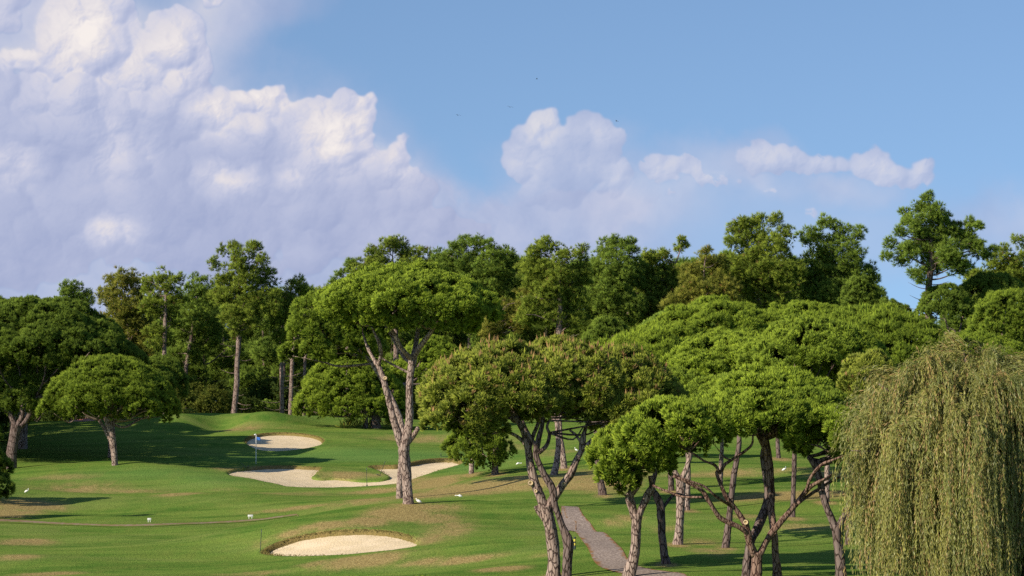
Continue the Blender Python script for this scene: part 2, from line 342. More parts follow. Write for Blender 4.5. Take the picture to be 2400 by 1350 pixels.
def leaf_mat(name, a, b, tip, trans=.25, extra=None, gloss=0):
    """a, b: two needle colours mixed clump by clump; tip: young growth; extra: (colour, share) of odd dry tufts"""
    m, t, o = mat_new(name)
    rnd, tp, cl = attr(t, 'rnd'), attr(t, 'tip'), attr(t, 'clump')
    c_ = t.mix(t.ramp(cl, 0, 1, 0, 1, False), a + (1,), b + (1,))
    c_ = t.mix(t.m('MULTIPLY', t.ramp(tp, .2, 1.0), .75), c_, tip + (1,))
    c_ = t.mix(1.0, c_, t.new('ShaderNodeCombineXYZ', i_0=t.ramp(rnd, 0, 1, .60, 1.42, False), i_1=t.ramp(rnd, 0, 1, .64, 1.36, False), i_2=t.ramp(rnd, 0, 1, .8, 1.2, False)).outputs[0], 'MULTIPLY')
    if extra: c_ = t.mix(t.ramp(rnd, 1 - extra[1], 1 - extra[1] * .8), c_, extra[0] + (1,))
    nv = t.new('ShaderNodeAttribute', attribute_name='nrm').outputs['Vector']
    vt = t.new('ShaderNodeVectorTransform', vector_type='NORMAL', convert_from='OBJECT', convert_to='WORLD'); t.l.new(nv, vt.inputs[0])
    geo = t.new('ShaderNodeNewGeometry')
    nm = t.vm('NORMALIZE', t.vm('ADD', t.vm('SCALE', vt.outputs[0], .62), t.vm('SCALE', geo.outputs['Normal'], .55)))
    d = t.new('ShaderNodeBsdfDiffuse', i_0=c_); t.l.new(nm, d.inputs['Normal'])
    tr = t.new('ShaderNodeBsdfTranslucent', i_0=t.mix(.5, c_, (.30, .38, .03, 1)))
    mx = t.new('ShaderNodeMixShader', i_0=trans); t.l.new(d.outputs[0], mx.inputs[1]); t.l.new(tr.outputs[0], mx.inputs[2])
    if gloss:
        gl = t.new('ShaderNodeBsdfGlossy', i_Roughness=.38, i_Color=(.9, .9, .8, 1)); m2 = t.new('ShaderNodeMixShader', i_0=gloss)
        t.l.new(mx.outputs[0], m2.inputs[1]); t.l.new(gl.outputs[0], m2.inputs[2]); mx = m2
    t.l.new(mx.outputs[0], o.inputs[0]); return m
L_BRIGHT = leaf_mat('needles_bright', (.068, .128, .016), (.132, .198, .021), (.35, .45, .052))
L_STONE = leaf_mat('needles_stone', (.061, .112, .016), (.112, .175, .020), (.30, .39, .048))
L_OLIVE = leaf_mat('needles_olive', (.090, .132, .018), (.155, .185, .026), (.37, .41, .07), extra=((.34, .21, .09), .05))
L_DARK = leaf_mat('needles_dark', (.055, .100, .019), (.095, .150, .024), (.22, .30, .045))
L_MAR = leaf_mat('needles_maritime', (.115, .175, .024), (.195, .260, .034), (.38, .46, .07), extra=((.20, .13, .05), .03))
L_MARG = leaf_mat('needles_green', (.088, .160, .026), (.155, .230, .034), (.31, .42, .07))
L_YEL = leaf_mat('needles_yellow', (.165, .190, .028), (.23, .225, .040), (.36, .36, .07), extra=((.30, .18, .06), .03))
L_UNDER = leaf_mat('leaves_painted_shade', (.020, .036, .011), (.034, .054, .013), (.06, .085, .02))  # leaf colours darkened to stand in for shade inside the far wood
L_BUSH = leaf_mat('bush_leaves', (.06, .085, .015), (.10, .10, .02), (.13, .15, .03))
L_WILL = leaf_mat('willow_leaves', (.112, .148, .026), (.262, .248, .05), (.48, .465, .19), .28, extra=((.38, .25, .11), .13), gloss=.015)

rg = np.random.default_rng(11)
def unit(v): return v / np.maximum(np.linalg.norm(v, axis=-1, keepdims=True), 1e-9)
def blades(P, N, K, L, W, spread, rg, quad=True):
    """K narrow needle sprays from each point P along N"""
    n = len(P); P = np.repeat(P, K, 0); Nn = np.repeat(N, K, 0)
    d = unit(Nn + spread * rg.normal(size=(n * K, 3))); l = L * rg.uniform(.65, 1.15, (n * K, 1))
    s = unit(np.cross(d, rg.normal(size=(n * K, 3)))) * (W * rg.uniform(.7, 1.2, (n * K, 1))) / 2
    if quad:
        V = np.stack([P, P + d * l * .55 + s, P + d * l, P + d * l * .55 - s], 1); tip = np.tile([0, .5, 1, .5], n * K)
    else:
        V = np.stack([P - s * .8, P + s * .8, P + d * l], 1); tip = np.tile([0.1, .1, 1], n * K)
    k = V.shape[1]
    return V.reshape(-1, 3), np.arange(len(V) * k).reshape(-1, k), tip, K * k
class Crown:
    def __init__(s): s.V = []; s.F = {3: [], 4: []}; s.n = 0; s.at = {'rnd': [], 'tip': [], 'clump': [], 'nrm': []}
    def add(s, P, N, K, L, W, spread, rg, clump, nrm, quad=True):
        if not len(P): return
        V, Fc, tip, per = blades(P, N, K, L, W, spread, rg, quad)
        s.V.append(V); s.F[Fc.shape[1]].append(Fc + s.n); s.n += len(V)
        s.at['rnd'].append(np.repeat(rg.random(len(P)), per)); s.at['tip'].append(tip)
        s.at['clump'].append(np.repeat(clump, per)); s.at['nrm'].append(np.repeat(nrm, per, 0))
    def build(s, name, mat, parent, origin):
        V = np.concatenate(s.V) - origin
        at_ = {k: ('FLOAT_VECTOR' if k == 'nrm' else 'FLOAT', np.concatenate(v)) for k, v in s.at.items()}
        return mesh_obj(name, V, [np.concatenate(s.F[k]) for k in (3, 4) if s.F[k]], mat, parent, attrs=at_)
def stone_crown(lobes, dens, L, W, K, rg, sub=.38, upb=.7, cut=-.45, quad=True, spread=.30, candle=0):
    """broccoli-like stone pine crown: lobes > knobs > upright shoots"""
    C = Crown(); lobes = np.asarray(lobes)
    for i, (cx, cy, cz, rx, ry, rz) in enumerate(lobes):
        area = 4 * math.pi * ((rx * ry) ** 1.6 / 3 + 2 * (rx * rz) ** 1.6 / 3) ** (1 / 1.6)
        m = max(6, int(area / (sub * sub * 2.0)))
        u = unit(rg.normal(size=(m, 3))); c = np.array([cx, cy, cz]) + u * [rx, ry, rz] * rg.uniform(.86, 1.06, (m, 1))
        nn = unit(u / [rx, ry, rz]); keep = (nn[:, 2] > cut)
        keep &= (nn[:, 2] > -.05) | (rg.random(m) < .6)
        for j, q in enumerate(lobes):
            if j != i and abs(q[0] - cx) < rx + q[3]: keep &= (((c - q[:3]) / q[3:6]) ** 2).sum(1) > .66
        c, nn = c[keep], nn[keep]
        if not len(c): continue
        k = max(3, int(dens * sub * sub * 5.0)); clr = np.repeat(np.clip(rg.normal(.5, .22, len(c)) + rg.normal(0, .2), 0, 1), k)
        srad = np.repeat(sub * rg.uniform(.65, 1.15, len(c)), k)[:, None]
        n2 = unit(np.repeat(nn, k, 0) * 1.0 + unit(rg.normal(size=(len(c) * k, 3))))
        p = np.repeat(c, k, 0) + n2 * srad * rg.uniform(.55, 1.0, (len(n2), 1))
        C.add(p, unit(n2 + np.array([0, 0, upb])), K, L, W, spread, rg, clr, unit(n2 + np.repeat(nn, k, 0) * .5 + [0, 0, .15]), quad)
        if candle:
            s_ = (n2[:, 2] > .45) & (rg.random(len(p)) < candle)
            if s_.any():
                q = p[s_] + [0, 0, L * .4]; C.add(q, np.tile([0, 0, 1.0], (len(q), 1)), 2, L * 1.5, W * 1.2, .12, rg, clr[s_], n2[s_], quad)
                C.at['rnd'][-1][:] = rg.uniform(.94, 1, 1)
    return C
def pom_crown(poms, dens, L, W, K, rg, quad=False):
    """maritime pine crown: loose pompoms of long needles at the branch ends"""
    C = Crown(); poms = np.asarray(poms)
    for (cx, cy, cz, r) in poms:
        m = max(8, int(dens * 4 * math.pi * r * r)); u = unit(rg.normal(size=(m, 3))); u = u[u[:, 2] > -.75]
        rr = rg.uniform(.35, 1.0, (len(u), 1)) * r; p = np.array([cx, cy, cz]) + u * rr * [1, 1, .8]
        C.add(p, unit(u + [0, 0, .45]), K, L, W, .36, rg, np.full(len(u), np.clip(rg.normal(.5, .36), 0, 1)), unit(u + [0, 0, .25]), quad)
    return C
# ---------------------------------------------------------------- trunks and limbs
class Wood:
    def __init__(s): s.V = []; s.F = []; s.n = 0
    def tube(s, P, R, sides=10, rough=.07, k=6, rg=rg):
        P = np.asarray(P, float); R = np.asarray(R, float)
        Q = catmull(np.concatenate([P, R[:, None]], 1), k); P, R = Q[:, :3], np.maximum(Q[:, 3], .004)
        T = unit(np.gradient(P, axis=0)); ref = np.array([0, 1.0, 0]) if abs(T[:, 1]).mean() < .7 else np.array([1.0, 0, 0])
        A = unit(np.cross(T, ref)); B = np.cross(T, A); a = np.linspace(0, 2 * np.pi, sides, endpoint=False)
        ph = rg.uniform(0, 6, 4); L_ = np.cumsum(np.concatenate([[0], np.linalg.norm(np.diff(P, axis=0), axis=1)])) / max(R.mean(), .03)
        rr = 1 + rough * (np.sin(2 * a[None] + L_[:, None] * .35 + ph[0]) + .8 * np.sin(3 * a[None] - L_[:, None] * .6 + ph[1]) + .6 * np.sin(L_[:, None] * 1.1 + ph[2] + a[None]))
        rr += rough * .5 * rg.normal(size=rr.shape)
        V = P[:, None] + (R[:, None] * rr)[..., None] * (np.cos(a)[None, :, None] * A[:, None] + np.sin(a)[None, :, None] * B[:, None])
        m = len(P); ii = np.arange(m * sides).reshape(m, sides); jj = np.roll(ii, -1, 1)
        f = np.stack([ii[:-1], jj[:-1], jj[1:], ii[1:]], -1).reshape(-1, 4) + s.n
        s.V.append(V.reshape(-1, 3)); s.F.append(f); s.n += m * sides
        s.V.append(P[[0, -1]]); c0, c1 = s.n, s.n + 1; s.n += 2
        s.F.append(np.stack([jj[0] + s.n - 2 - m * sides, ii[0] + s.n - 2 - m * sides, np.full(sides, c0), np.full(sides, c0)], -1)[:, [0, 1, 2]])
        s.F.append(np.stack([ii[-1] + s.n - 2 - m * sides, jj[-1] + s.n - 2 - m * sides, np.full(sides, c1)], -1))
    def build(s, name, mat, parent, origin):
        return mesh_obj(name, np.concatenate(s.V) - origin, [np.concatenate([f for f in s.F if f.shape[1] == k]) for k in (3, 4)], mat, parent, smooth=True)
def branches_to(Wd, nodes, nr, targets, rg, r0=.09, sag=.15, sides=6):
    """curved limbs from the nearest lower trunk node out to each target"""
    nodes = np.asarray(nodes)
    for T in targets:
        d = np.linalg.norm((nodes - T) * [1, 1, 1.6], axis=1) + np.where(nodes[:, 2] > T[2] - .2, 3, 0); i = int(d.argmin()); A = nodes[i]
        D = T - A; L_ = np.linalg.norm(D)
        if L_ < .4: continue
        m1 = A + D * .35 + [0, 0, -sag * L_ * .3] + rg.normal(size=3) * L_ * .05; m2 = A + D * .7 + [0, 0, sag * L_ * .1] + rg.normal(size=3) * L_ * .06
        r = min(nr[i] * .7, r0 * (L_ / 3) ** .5); Wd.tube([A, m1, m2, T], [r, r * .75, r * .5, r * .18], sides, .05, 4, rg)

GROUPS = dict(st='umbrella pines on the golf course', mt='tall pines along the ridge behind the course')
def place(px, py, d=None):
    if d is None: return ground(px, py)
    q = at(px, 950, d); return on_ground(q[0], q[1])
def tree(label, base, limbs, crown, mat, cat='pine tree', name='pine_tree', group=None, bark=None, style='stone', nb=14, seed=0, detail=1.0, cuts=(), pom=.55, candle=0, quad=None, sub=None, fat=1.12):
    """base: (px, py[, d]); limbs: lists of (px, py, width px[, depth offset m]); crown: umbrella or blob specs in the same guides"""
    rg = np.random.default_rng(seed + 17); bark = bark or BARK
    b = place(*base); d = b[1]; s = F / d
    root = empty(name, b); tag(root, label, cat, group)
    Wd = Wood(); nodes, nr = [], []
    for li, lb in enumerate(limbs):
        P = [at(q[0], q[1], d + (q[3] if len(q) > 3 else 0)) for q in lb]; R = [q[2] / 2 / s for q in lb]
        if li == 0 or lb[0][1] == 'g':
            P = [P[0] - [0, 0, .5]] + P; R = [R[0] * 1.6, R[0] * 1.12] + R[1:]
            if np.linalg.norm(P[1] - b) > .01: pass
        Wd.tube(P, R, 14 if d < 180 else 9, .06 if d < 180 else .04, 7, rg)
        Q = catmull(np.concatenate([np.array(P), np.array(R)[:, None]], 1), 4)
        k0 = len(Q) // 3 if li == 0 else len(Q) // 4
        nodes += list(Q[k0:, :3]); nr += list(Q[k0:, 3])
    if style == 'stone':
        lobes = []
        for c in crown:
            x0, x1, yt, yb = c[:4]; nl = c[4] if len(c) > 4 else 26; off = c[5] if len(c) > 5 else 0; dz = c[6] if len(c) > 6 else .8
            dd = d + off; ss = F / dd; ctr = at((x0 + x1) / 2, yt, dd); Rr = (x1 - x0) / 2 / ss; zt = at(0, yt, dd)[2]; zb = at(0, yb, dd)[2]; H = zt - zb
            lr = min(Rr * .36, max(Rr * 1.65 / math.sqrt(nl), .35)); lz = min(lr * .8, H * .5)
            for k in range(nl):
                f = math.sqrt((k + .5) / nl); a = k * 2.39996 + rg.uniform(-.3, .3); f *= rg.uniform(.92, 1.05)
                r_ = lr * rg.uniform(.75, 1.2); rf = max(Rr - r_ * .85, .1)
                z = zt - lz - max(H - 2 * lz, 0) * min(f, 1) ** 2.2 + rg.normal() * lz * .17
                lobes.append((ctr[0] + rf * f * math.cos(a), ctr[1] + rf * dz * f * math.sin(a), z, r_, r_, lz * rg.uniform(.85, 1.15)))
            if H > 1.9 * lz:   # lower skirt
                for k in range(int(nl * .7)):
                    a = k * 2.39996; f = rg.uniform(.15, .88); rf = max(Rr - lr, .1)
                    lobes.append((ctr[0] + rf * f * math.cos(a), ctr[1] + rf * dz * f * math.sin(a), zb + lz + rg.uniform(0, .35) * H, lr, lr, lz))
        L_ = (.17 + .0006 * d); W_ = (.013 + .00020 * d) / detail ** .5; dens = min(62, 9.0e5 / d ** 2 + 9) * detail
        K = 20 if d < 150 else 14
        C = stone_crown(lobes, dens, L_, W_ * 1.3, K, rg, sub=sub or (.21 + .0006 * d), quad=(d < 150) if quad is None else quad, candle=candle)
        tg = np.array([l[:3] for l in lobes])[rg.permutation(len(lobes))[:nb]] - [0, 0, .15]
    else:
        poms = []
        for (px, py, r) in crown:
            off = rg.uniform(-1, 1) * 1.6; c = at(px, py, d + off); Rr = r * fat / s
            m = max(7, int((Rr / pom) ** 2.5 * (2.3 if fat > 1.3 else 1.35))); u = unit(rg.normal(size=(m, 3))) * (rg.random((m, 1)) ** .45) * max(Rr - pom * .55, .05)
            u[:, 1] *= 1.25
            for q in u: poms.append((*(c + q), pom * rg.uniform(.7, 1.25)))
        C = pom_crown(poms, 6.5 * detail, .40 + .0002 * d, .052 / detail ** .5, 15, rg)
        pc = np.array(poms)[:, :3]; tg = pc[rg.permutation(len(pc))[:nb * 3]]
    if style != 'stone':   # bare dead side branches below the crown
        for i in rg.integers(0, max(len(nodes) // 2, 1), 7):
            A = np.array(nodes[i]) - [0, 0, rg.uniform(0, 2.5)]; v = np.array([rg.choice([-1, 1]) * rg.uniform(.8, 2.4), rg.uniform(-1.2, .4), rg.uniform(-.5, .6)])
            Wd.tube([A, A + v * .5 + [0, 0, -.1], A + v + [0, 0, .15]], [.05, .035, .012], 5, .02, 4, rg)
    branches_to(Wd, nodes, nr, tg, rg, .10 if style == 'stone' else .09)
    tw = rg.permutation(len(nodes))[:0]; Wd.build('trunk', bark, root, b); C.build('crown', mat, root, b)
    for (px, py, w_, off) in cuts:
        q = at(px, py, d + off) - b; r = w_ / 2 / s; a = np.linspace(0, 2 * np.pi, 12, endpoint=False)
        dirv = np.array([rg.uniform(-.35, .25), -1, .1]); dirv /= np.linalg.norm(dirv); A_ = unit(np.cross(dirv, [0, 0, 1])); B_ = np.cross(A_, dirv)
        ring = [q + r * f * (np.cos(a)[:, None] * A_ + np.sin(a)[:, None] * B_) + dirv * h for f, h in ((1.25, -.10), (1.2, .02), (1.0, .035), (.55, .028), (.5, .01), (.0, .01))]
        V = np.concatenate(ring); ii = np.arange(len(V)).reshape(-1, 12); jj = np.roll(ii, -1, 1)
        Q = np.stack([ii[:-1], jj[:-1], jj[1:], ii[1:]], -1); mi = np.concatenate([np.full(12, m_) for m_ in (0, 0, 1, 2, 2)])
        mesh_obj('pruning_scar', V, [Q.reshape(-1, 4)], [bark, CUTL, CUTD], root, mats_idx=mi)
    return root
def flat(name, c, rough=.6):
    m, t, o = mat_new(name); P = t.new('ShaderNodeTexCoord').outputs['Object']
    cc_ = t.mix(t.ramp(t.noise(P, 12, 4, .6), .3, .75, 0, .35), c + (1,), tuple(x * .7 for x in c) + (1,))
    b = t.new('ShaderNodeBsdfPrincipled', i_Roughness=rough); t.l.new(cc_, b.inputs['Base Color']); t.l.new(b.outputs[0], o.inputs[0]); return m
CUTL = flat('cut_wood', (.55, .42, .22)); CUTD = flat('cut_heart', (.30, .20, .10))


# ---------------------------------------------------------------- far sky backdrop carrying the cumulus (6 km away, ahead of the camera)
def vnoise(X, Y, seed):
    r = np.random.default_rng(seed); G = r.random((256, 256)); xi, yi = np.floor(X).astype(int), np.floor(Y).astype(int)
    fx, fy = X - xi, Y - yi; fx = fx ** 3 * (fx * (fx * 6 - 15) + 10); fy = fy ** 3 * (fy * (fy * 6 - 15) + 10)
    g_ = lambda a, b: G[(xi + a) % 256, (yi + b) % 256]
    return (g_(0, 0) * (1 - fx) + g_(1, 0) * fx) * (1 - fy) + (g_(0, 1) * (1 - fx) + g_(1, 1) * fx) * fy
def fbm(X, Y, sc, oc, seed, rough=.5):
    o, a, n_ = 0, 1, 0
    for i in range(oc): o = o + a * vnoise(X * sc + 31.7 * i, Y * sc + 17.3 * i, seed + i); n_ += a; a *= rough; sc *= 2.03
    return o / n_
SX, SY = np.meshgrid(np.arange(-.55, 2.95, .0025), np.arange(-.28, 1.02, .0025))
wx = (fbm(SX, SY, 9, 6, 1, .6) - .5) * .050 + (fbm(SX, SY, 55, 4, 150, .6) - .5) * .014; wy = (fbm(SX, SY, 9, 6, 9, .6) - .5) * .050 + (fbm(SX, SY, 55, 4, 160, .6) - .5) * .014
QX, QY = SX + wx, SY + wy
# towers of puffs: centre x, y, radii, number, puff size
PUFF = [(.20,.09,.10,.12,46,.065),(.30,.15,.12,.07,30,.055),(.41,.13,.08,.09,34,.055),(.17,.16,.05,.05,14,.04),(.07,.15,.07,.03,14,.03),(.50,.0,.03,.03,8,.02),(.0,.03,.05,.06,12,.04),(.46,.14,.03,.05,8,.03),
 (.51,.26,.05,.04,14,.035),(.60,.25,.07,.03,22,.035),(.65,.22,.035,.02,10,.022),(.74,.29,.07,.05,26,.04),(.80,.30,.07,.07,30,.045),(.865,.255,.025,.03,9,.024),(.78,.35,.07,.04,16,.04),(.62,.33,.13,.05,26,.05),(.93,.36,.025,.03,9,.02),(.945,.325,.02,.012,6,.012),
 (.90,.40,.05,.05,18,.035),(.27,.33,.035,.07,14,.03),(.53,.42,.05,.025,12,.02),(.68,.41,.03,.02,8,.014),(.35,.36,.02,.04,9,.018),(.02,.40,.05,.03,10,.025),(.27,.55,.03,.015,8,.015),(.1,.62,.12,.04,12,.04),(.03,.26,.05,.05,10,.03),
 (1.275,.295,.035,.03,14,.028),(1.25,.35,.06,.06,24,.036),(1.37,.32,.065,.04,20,.032),(1.30,.38,.09,.08,30,.04),(1.42,.37,.05,.06,20,.03),(1.40,.31,.03,.02,9,.02),(1.21,.385,.03,.03,10,.02),(1.33,.40,.09,.06,24,.04),(1.43,.42,.05,.04,14,.028),(1.45,.35,.012,.012,5,.01),(1.30,.46,.08,.03,14,.03),
 (1.55,.39,.045,.03,20,.024),(1.61,.40,.05,.03,20,.022),(1.67,.43,.06,.025,18,.018),(1.53,.42,.02,.02,6,.014),(1.57,.46,.02,.02,6,.014),
 (1.765,.37,.04,.032,22,.028),(1.83,.38,.06,.03,26,.028),(1.92,.392,.06,.022,20,.024),(2.045,.39,.045,.035,22,.028),(2.09,.42,.06,.025,20,.024),(2.165,.40,.028,.03,14,.024),(1.80,.45,.035,.012,9,.012),(1.86,.455,.02,.014,5,.012),(1.90,.50,.04,.01,7,.012),
 (-.05,.32,.2,.16,60,.07),(.20,.32,.22,.14,80,.065),(.42,.30,.14,.10,50,.055),(.30,.48,.35,.12,110,.06),(.66,.42,.22,.10,70,.05),(.80,.52,.20,.08,50,.045),(.0,.55,.25,.12,60,.06),(.55,.56,.35,.08,70,.05),(.95,.47,.06,.06,18,.04),(1.02,.54,.12,.04,22,.035),
 (-.3,.3,.16,.18,40,.07),(2.6,.5,.2,.04,30,.03)]
Hc = np.full(SX.shape, -.2); rs = np.random.default_rng(8)
for (px, py, rx, ry, n_, pr) in PUFF:
    for k in range(n_ * 2):
        a, f = rs.uniform(0, 6.28), math.sqrt(rs.random()); r = pr * rs.uniform(.32, 1.0) * (1.15 - .45 * f)
        x, y = px + rx * f * math.cos(a), py + ry * f * math.sin(a); zz = rs.normal() * pr * .35 + (1 - f) * pr * .7
        i0, i1 = np.searchsorted(SX[0], [x - r - .06, x + r + .06]); j0, j1 = np.searchsorted(SY[:, 0], [y - r - .06, y + r + .06])
        if i1 <= i0 or j1 <= j0: continue
        d2 = (QX[j0:j1, i0:i1] - x) ** 2 + (QY[j0:j1, i0:i1] - y) ** 2; hh_ = np.where(d2 < r * r, zz + np.sqrt(np.maximum(r * r - d2, 0)), -.2)
        Hc[j0:j1, i0:i1] = np.maximum(Hc[j0:j1, i0:i1], hh_)
def blur(Z, k):
    for _ in range(2):
        for ax in (0, 1):
            c_ = np.cumsum(np.pad(Z, [(k + 1, k) if a == ax else (0, 0) for a in (0, 1)], mode='edge'), axis=ax)
            Z = (np.take(c_, range(2 * k + 1, c_.shape[ax]), ax) - np.take(c_, range(0, c_.shape[ax] - 2 * k - 1), ax)) / (2 * k + 1)
    return Z
puffed = (Hc > -.19).astype(float); Hs = np.where(puffed > 0, Hc, 0)
Hs = blur(Hs, 1) + (fbm(QX, QY, 22, 6, 40, .66) - .5) * .026
nxg = -np.gradient(Hs, .0025, axis=1); nyg = -np.gradient(Hs, .0025, axis=0)
Hw = blur(Hs, 5); nx2 = -np.gradient(Hw, .0025, axis=1); ny2 = -np.gradient(Hw, .0025, axis=0)
nxg, nyg = .55 * nxg + .55 * nx2, .55 * nyg + .55 * ny2
nl = 1 / np.sqrt(nxg ** 2 + nyg ** 2 + 1); lam = (nxg * -.52 + nyg * -.50 + .60) * nl
BR = [(.21,.10,.15,.16,1),(.32,.16,.14,.09,.8),(.42,.13,.11,.10,.9),(.06,.14,.09,.035,.8),(.0,.03,.06,.08,.5),(.51,.26,.06,.06,1),(.62,.23,.10,.04,1),(.60,.28,.06,.04,.7),(.80,.31,.11,.08,1.1),(.86,.25,.04,.04,1),(.74,.27,.05,.03,.7),(.93,.37,.05,.06,.7),(.27,.34,.05,.08,.6),(.53,.42,.06,.03,.75),(.68,.41,.03,.02,.6),
 (.02,.40,.06,.04,.75),(.27,.55,.05,.025,.8),(.35,.36,.03,.04,.4),(1.275,.30,.05,.05,.95),(1.23,.39,.05,.06,.6),(1.40,.32,.06,.03,.6),(1.45,.42,.05,.05,.45),(1.36,.38,.04,.03,.35),(1.56,.39,.06,.05,.6),(1.66,.42,.07,.04,.55),(1.80,.37,.09,.03,.65),(1.92,.39,.07,.03,.5),(2.06,.40,.07,.04,.7),(2.16,.40,.04,.04,.75),(1.82,.45,.06,.02,.6),(1.9,.5,.06,.02,.4),(.5,.0,.04,.03,.7),(-.3,.2,.2,.15,.8),(2.6,.48,.2,.05,.6)]
brt = np.zeros(SX.shape)
for (x, y, rx, ry, wt) in BR: brt = np.maximum(brt, wt * np.exp(-(((QX - x) / rx) ** 2 + ((QY - y) / ry) ** 2) * .8))
VE = [(-.1,.55,.62,.65,1.15),(.28,.12,.36,.24,.95),(.45,.45,.42,.26,1.05),(.75,.50,.34,.26,1.05),(.92,.62,.26,.20,.85),(1.08,.60,.28,.13,.62),(.60,.04,.15,.14,.6),(1.34,.42,.17,.15,.72),(1.28,.56,.34,.12,.55),(1.6,.44,.20,.10,.42),(1.82,.41,.22,.08,.40),(2.05,.42,.15,.06,.42),(1.8,.56,.8,.14,.35),(-.3,.2,.5,.6,1.1),(2.6,.55,.4,.1,.5)]
ve = np.zeros(SX.shape); QX2 = SX + wx * 1.1 + (fbm(SX, SY, 3, 4, 60) - .5) * .22; QY2 = SY + wy * 1.1 + (fbm(SX, SY, 3, 4, 70) - .5) * .22
for (x, y, rx, ry, wt) in VE: ve = ve + wt * (1 - sm(.35, 1.25, np.sqrt(((QX2 - x) / rx) ** 2 + ((QY2 - y) / ry) ** 2)))
ve = np.clip(ve, 0, 1) * (.86 + .28 * (fbm(SX, SY, 5, 5, 80) - .4)); soft = np.where(SX < .98, 1, .62)
ap = blur(puffed, 1); ap = ap * sm(-.12, .02, blur(Hc, 2)); edge = blur(puffed, 3)
ap = ap * sm(.10, .60, edge) * np.where(SX > 1.15, .80, 1.0)
inn = blur(puffed, 7); rag = fbm(QX, QY, 26, 5, 120, .62) - .5
ap = ap * sm(.0, .30, inn - .22 + rag * np.where(SX > 1.48, 1.5, .75))
base = fbm(SX, SY, 4, 5, 90, .55); fine = fbm(QX, QY, 22, 5, 95, .6)
body = .10 + .55 * (base - .38) + .22 * (fine - .5) * sm(.3, .8, ve)          # flat lavender body
bb = np.clip(brt, 0, 1); litp = (.10 + .60 * bb + .30 * (base - .45)) + (lam - .50) * (.09 + .50 * bb) + .10 * (fine - .5)
light = body * (1 - ap) + litp * ap
light += .42 * np.clip(blur(brt, 8), 0, 1) * (1 - ap) * sm(.3, .7, ve)
acl = np.clip(np.maximum(ap * .97, ve * .93), 0, 1)
fade = sm(-.55, -.40, SX) * sm(2.95, 2.75, SX) * sm(-.28, -.2, SY); acl = acl * fade
azr = (SX - 1.2) / 6.667; elr = (.95 - SY) / 6.667; RS = 6000.0
V = np.stack([RS * np.cos(elr) * np.sin(azr), RS * np.cos(elr) * np.cos(azr), CZ + RS * np.sin(elr)], -1).reshape(-1, 3)
ii = np.arange(SX.size).reshape(SX.shape); q = np.stack([ii[:-1, :-1], ii[:-1, 1:], ii[1:, 1:], ii[1:, :-1]], -1).reshape(-1, 4)
msk, t, o = mat_new('cumulus_sky')
al_, li_ = attr(t, 'cover'), attr(t, 'light')
r_ = t.new('ShaderNodeValToRGB'); t.l.new(li_, r_.inputs[0]); cr_ = r_.color_ramp; cr_.interpolation = 'LINEAR'
EXM = 2 ** -vs.exposure
stops = [(0.0, (.37, .42, .63)), (.18, (.47, .51, .70)), (.42, (.61, .62, .76)), (.68, (.77, .73, .77)), (1.0, (.95, .88, .84))]
while len(cr_.elements) < len(stops): cr_.elements.new(.5)
for e_, (p_, c_) in zip(cr_.elements, stops): e_.position = p_; e_.color = tuple(x * EXM for x in c_) + (1,)
em = t.new('ShaderNodeEmission', i_0=r_.outputs[0], i_1=1.0); tp_ = t.new('ShaderNodeBsdfTransparent'); mx = t.new('ShaderNodeMixShader', i_0=al_)
t.l.new(tp_.outputs[0], mx.inputs[1]); t.l.new(em.outputs[0], mx.inputs[2]); t.l.new(mx.outputs[0], o.inputs[0])
msk.cycles.emission_sampling = 'NONE'
so_ = mesh_obj('sky', V, [q], msk, smooth=True, attrs={'cover': ('FLOAT', acl), 'light': ('FLOAT', np.clip(light, 0, 1))}); tag(so_, kind='structure')

# ---------------------------------------------------------------- the near and middle umbrella pines
tree('tall forked umbrella pine with a broad flat crown on the mound behind the front bunker', (957, 1181),
  [[(957,1181,24.0),(955,1140,24.8),(950,1090,25.6),(947,1050,24.8),(956,1010,19.2),(960,960,18.4),(960,910,17.6),(963,870,16.8),(967,838,19.2)],
   [(948,1060,19.2),(930,1010,16.8),(918,965,15.2),(908,925,14.4),(900,893,12.8),(890,865,12.8),(884,852,12.0)],
   [(967,842,14.4),(985,812,12.6,-.5),(1005,785,10.8,-1),(1030,750,7.2,-1.5)],[(967,842,13.6),(975,805,11.7,1),(980,770,9.0,1.5),(985,735,5.4,2)],
   [(965,842,13.6),(940,815,10.8,-1),(925,785,9.0,-1.5),(900,750,5.4,-2)],[(965,850,12.6),(945,835,9.0,1),(925,800,8.1,1.4),(905,765,5.4,2)],
   [(884,855,11.7),(872,835,8.1,.3),(862,815,7.2,.6),(850,780,4.5,1)],[(886,858,9.9),(893,830,9.0,-.5),(887,800,8.1,-1),(870,765,5.4,-1)],
   [(960,875,6.3),(935,862,5.4),(912,850,4.5),(893,838,3.6)],[(955,1040,11.7),(968,1022,11.7),(981,1003,10.8,-.3)]],
  [(733,1166,634,765,90,0,.85),(790,1120,705,790,30)], L_BRIGHT, nb=26, seed=1, group=GROUPS['st'], cuts=[(903,886,8,-.22)], sub=.26)
tree('umbrella pine leaning left, its crown showing behind the tall forked pine', (936,1168),
  [[(936,1168,16),(938,1120,15),(943,1060,14,.5),(945,1010,14,.8),(925,950,12,1),(890,880,11,1.5),(850,830,9,1.5),(800,800,7,1.5)]],
  [(664,800,690,850,20),(740,900,700,862,22,1)], L_STONE, nb=16, seed=2, group=GROUPS['st'], sub=.27)
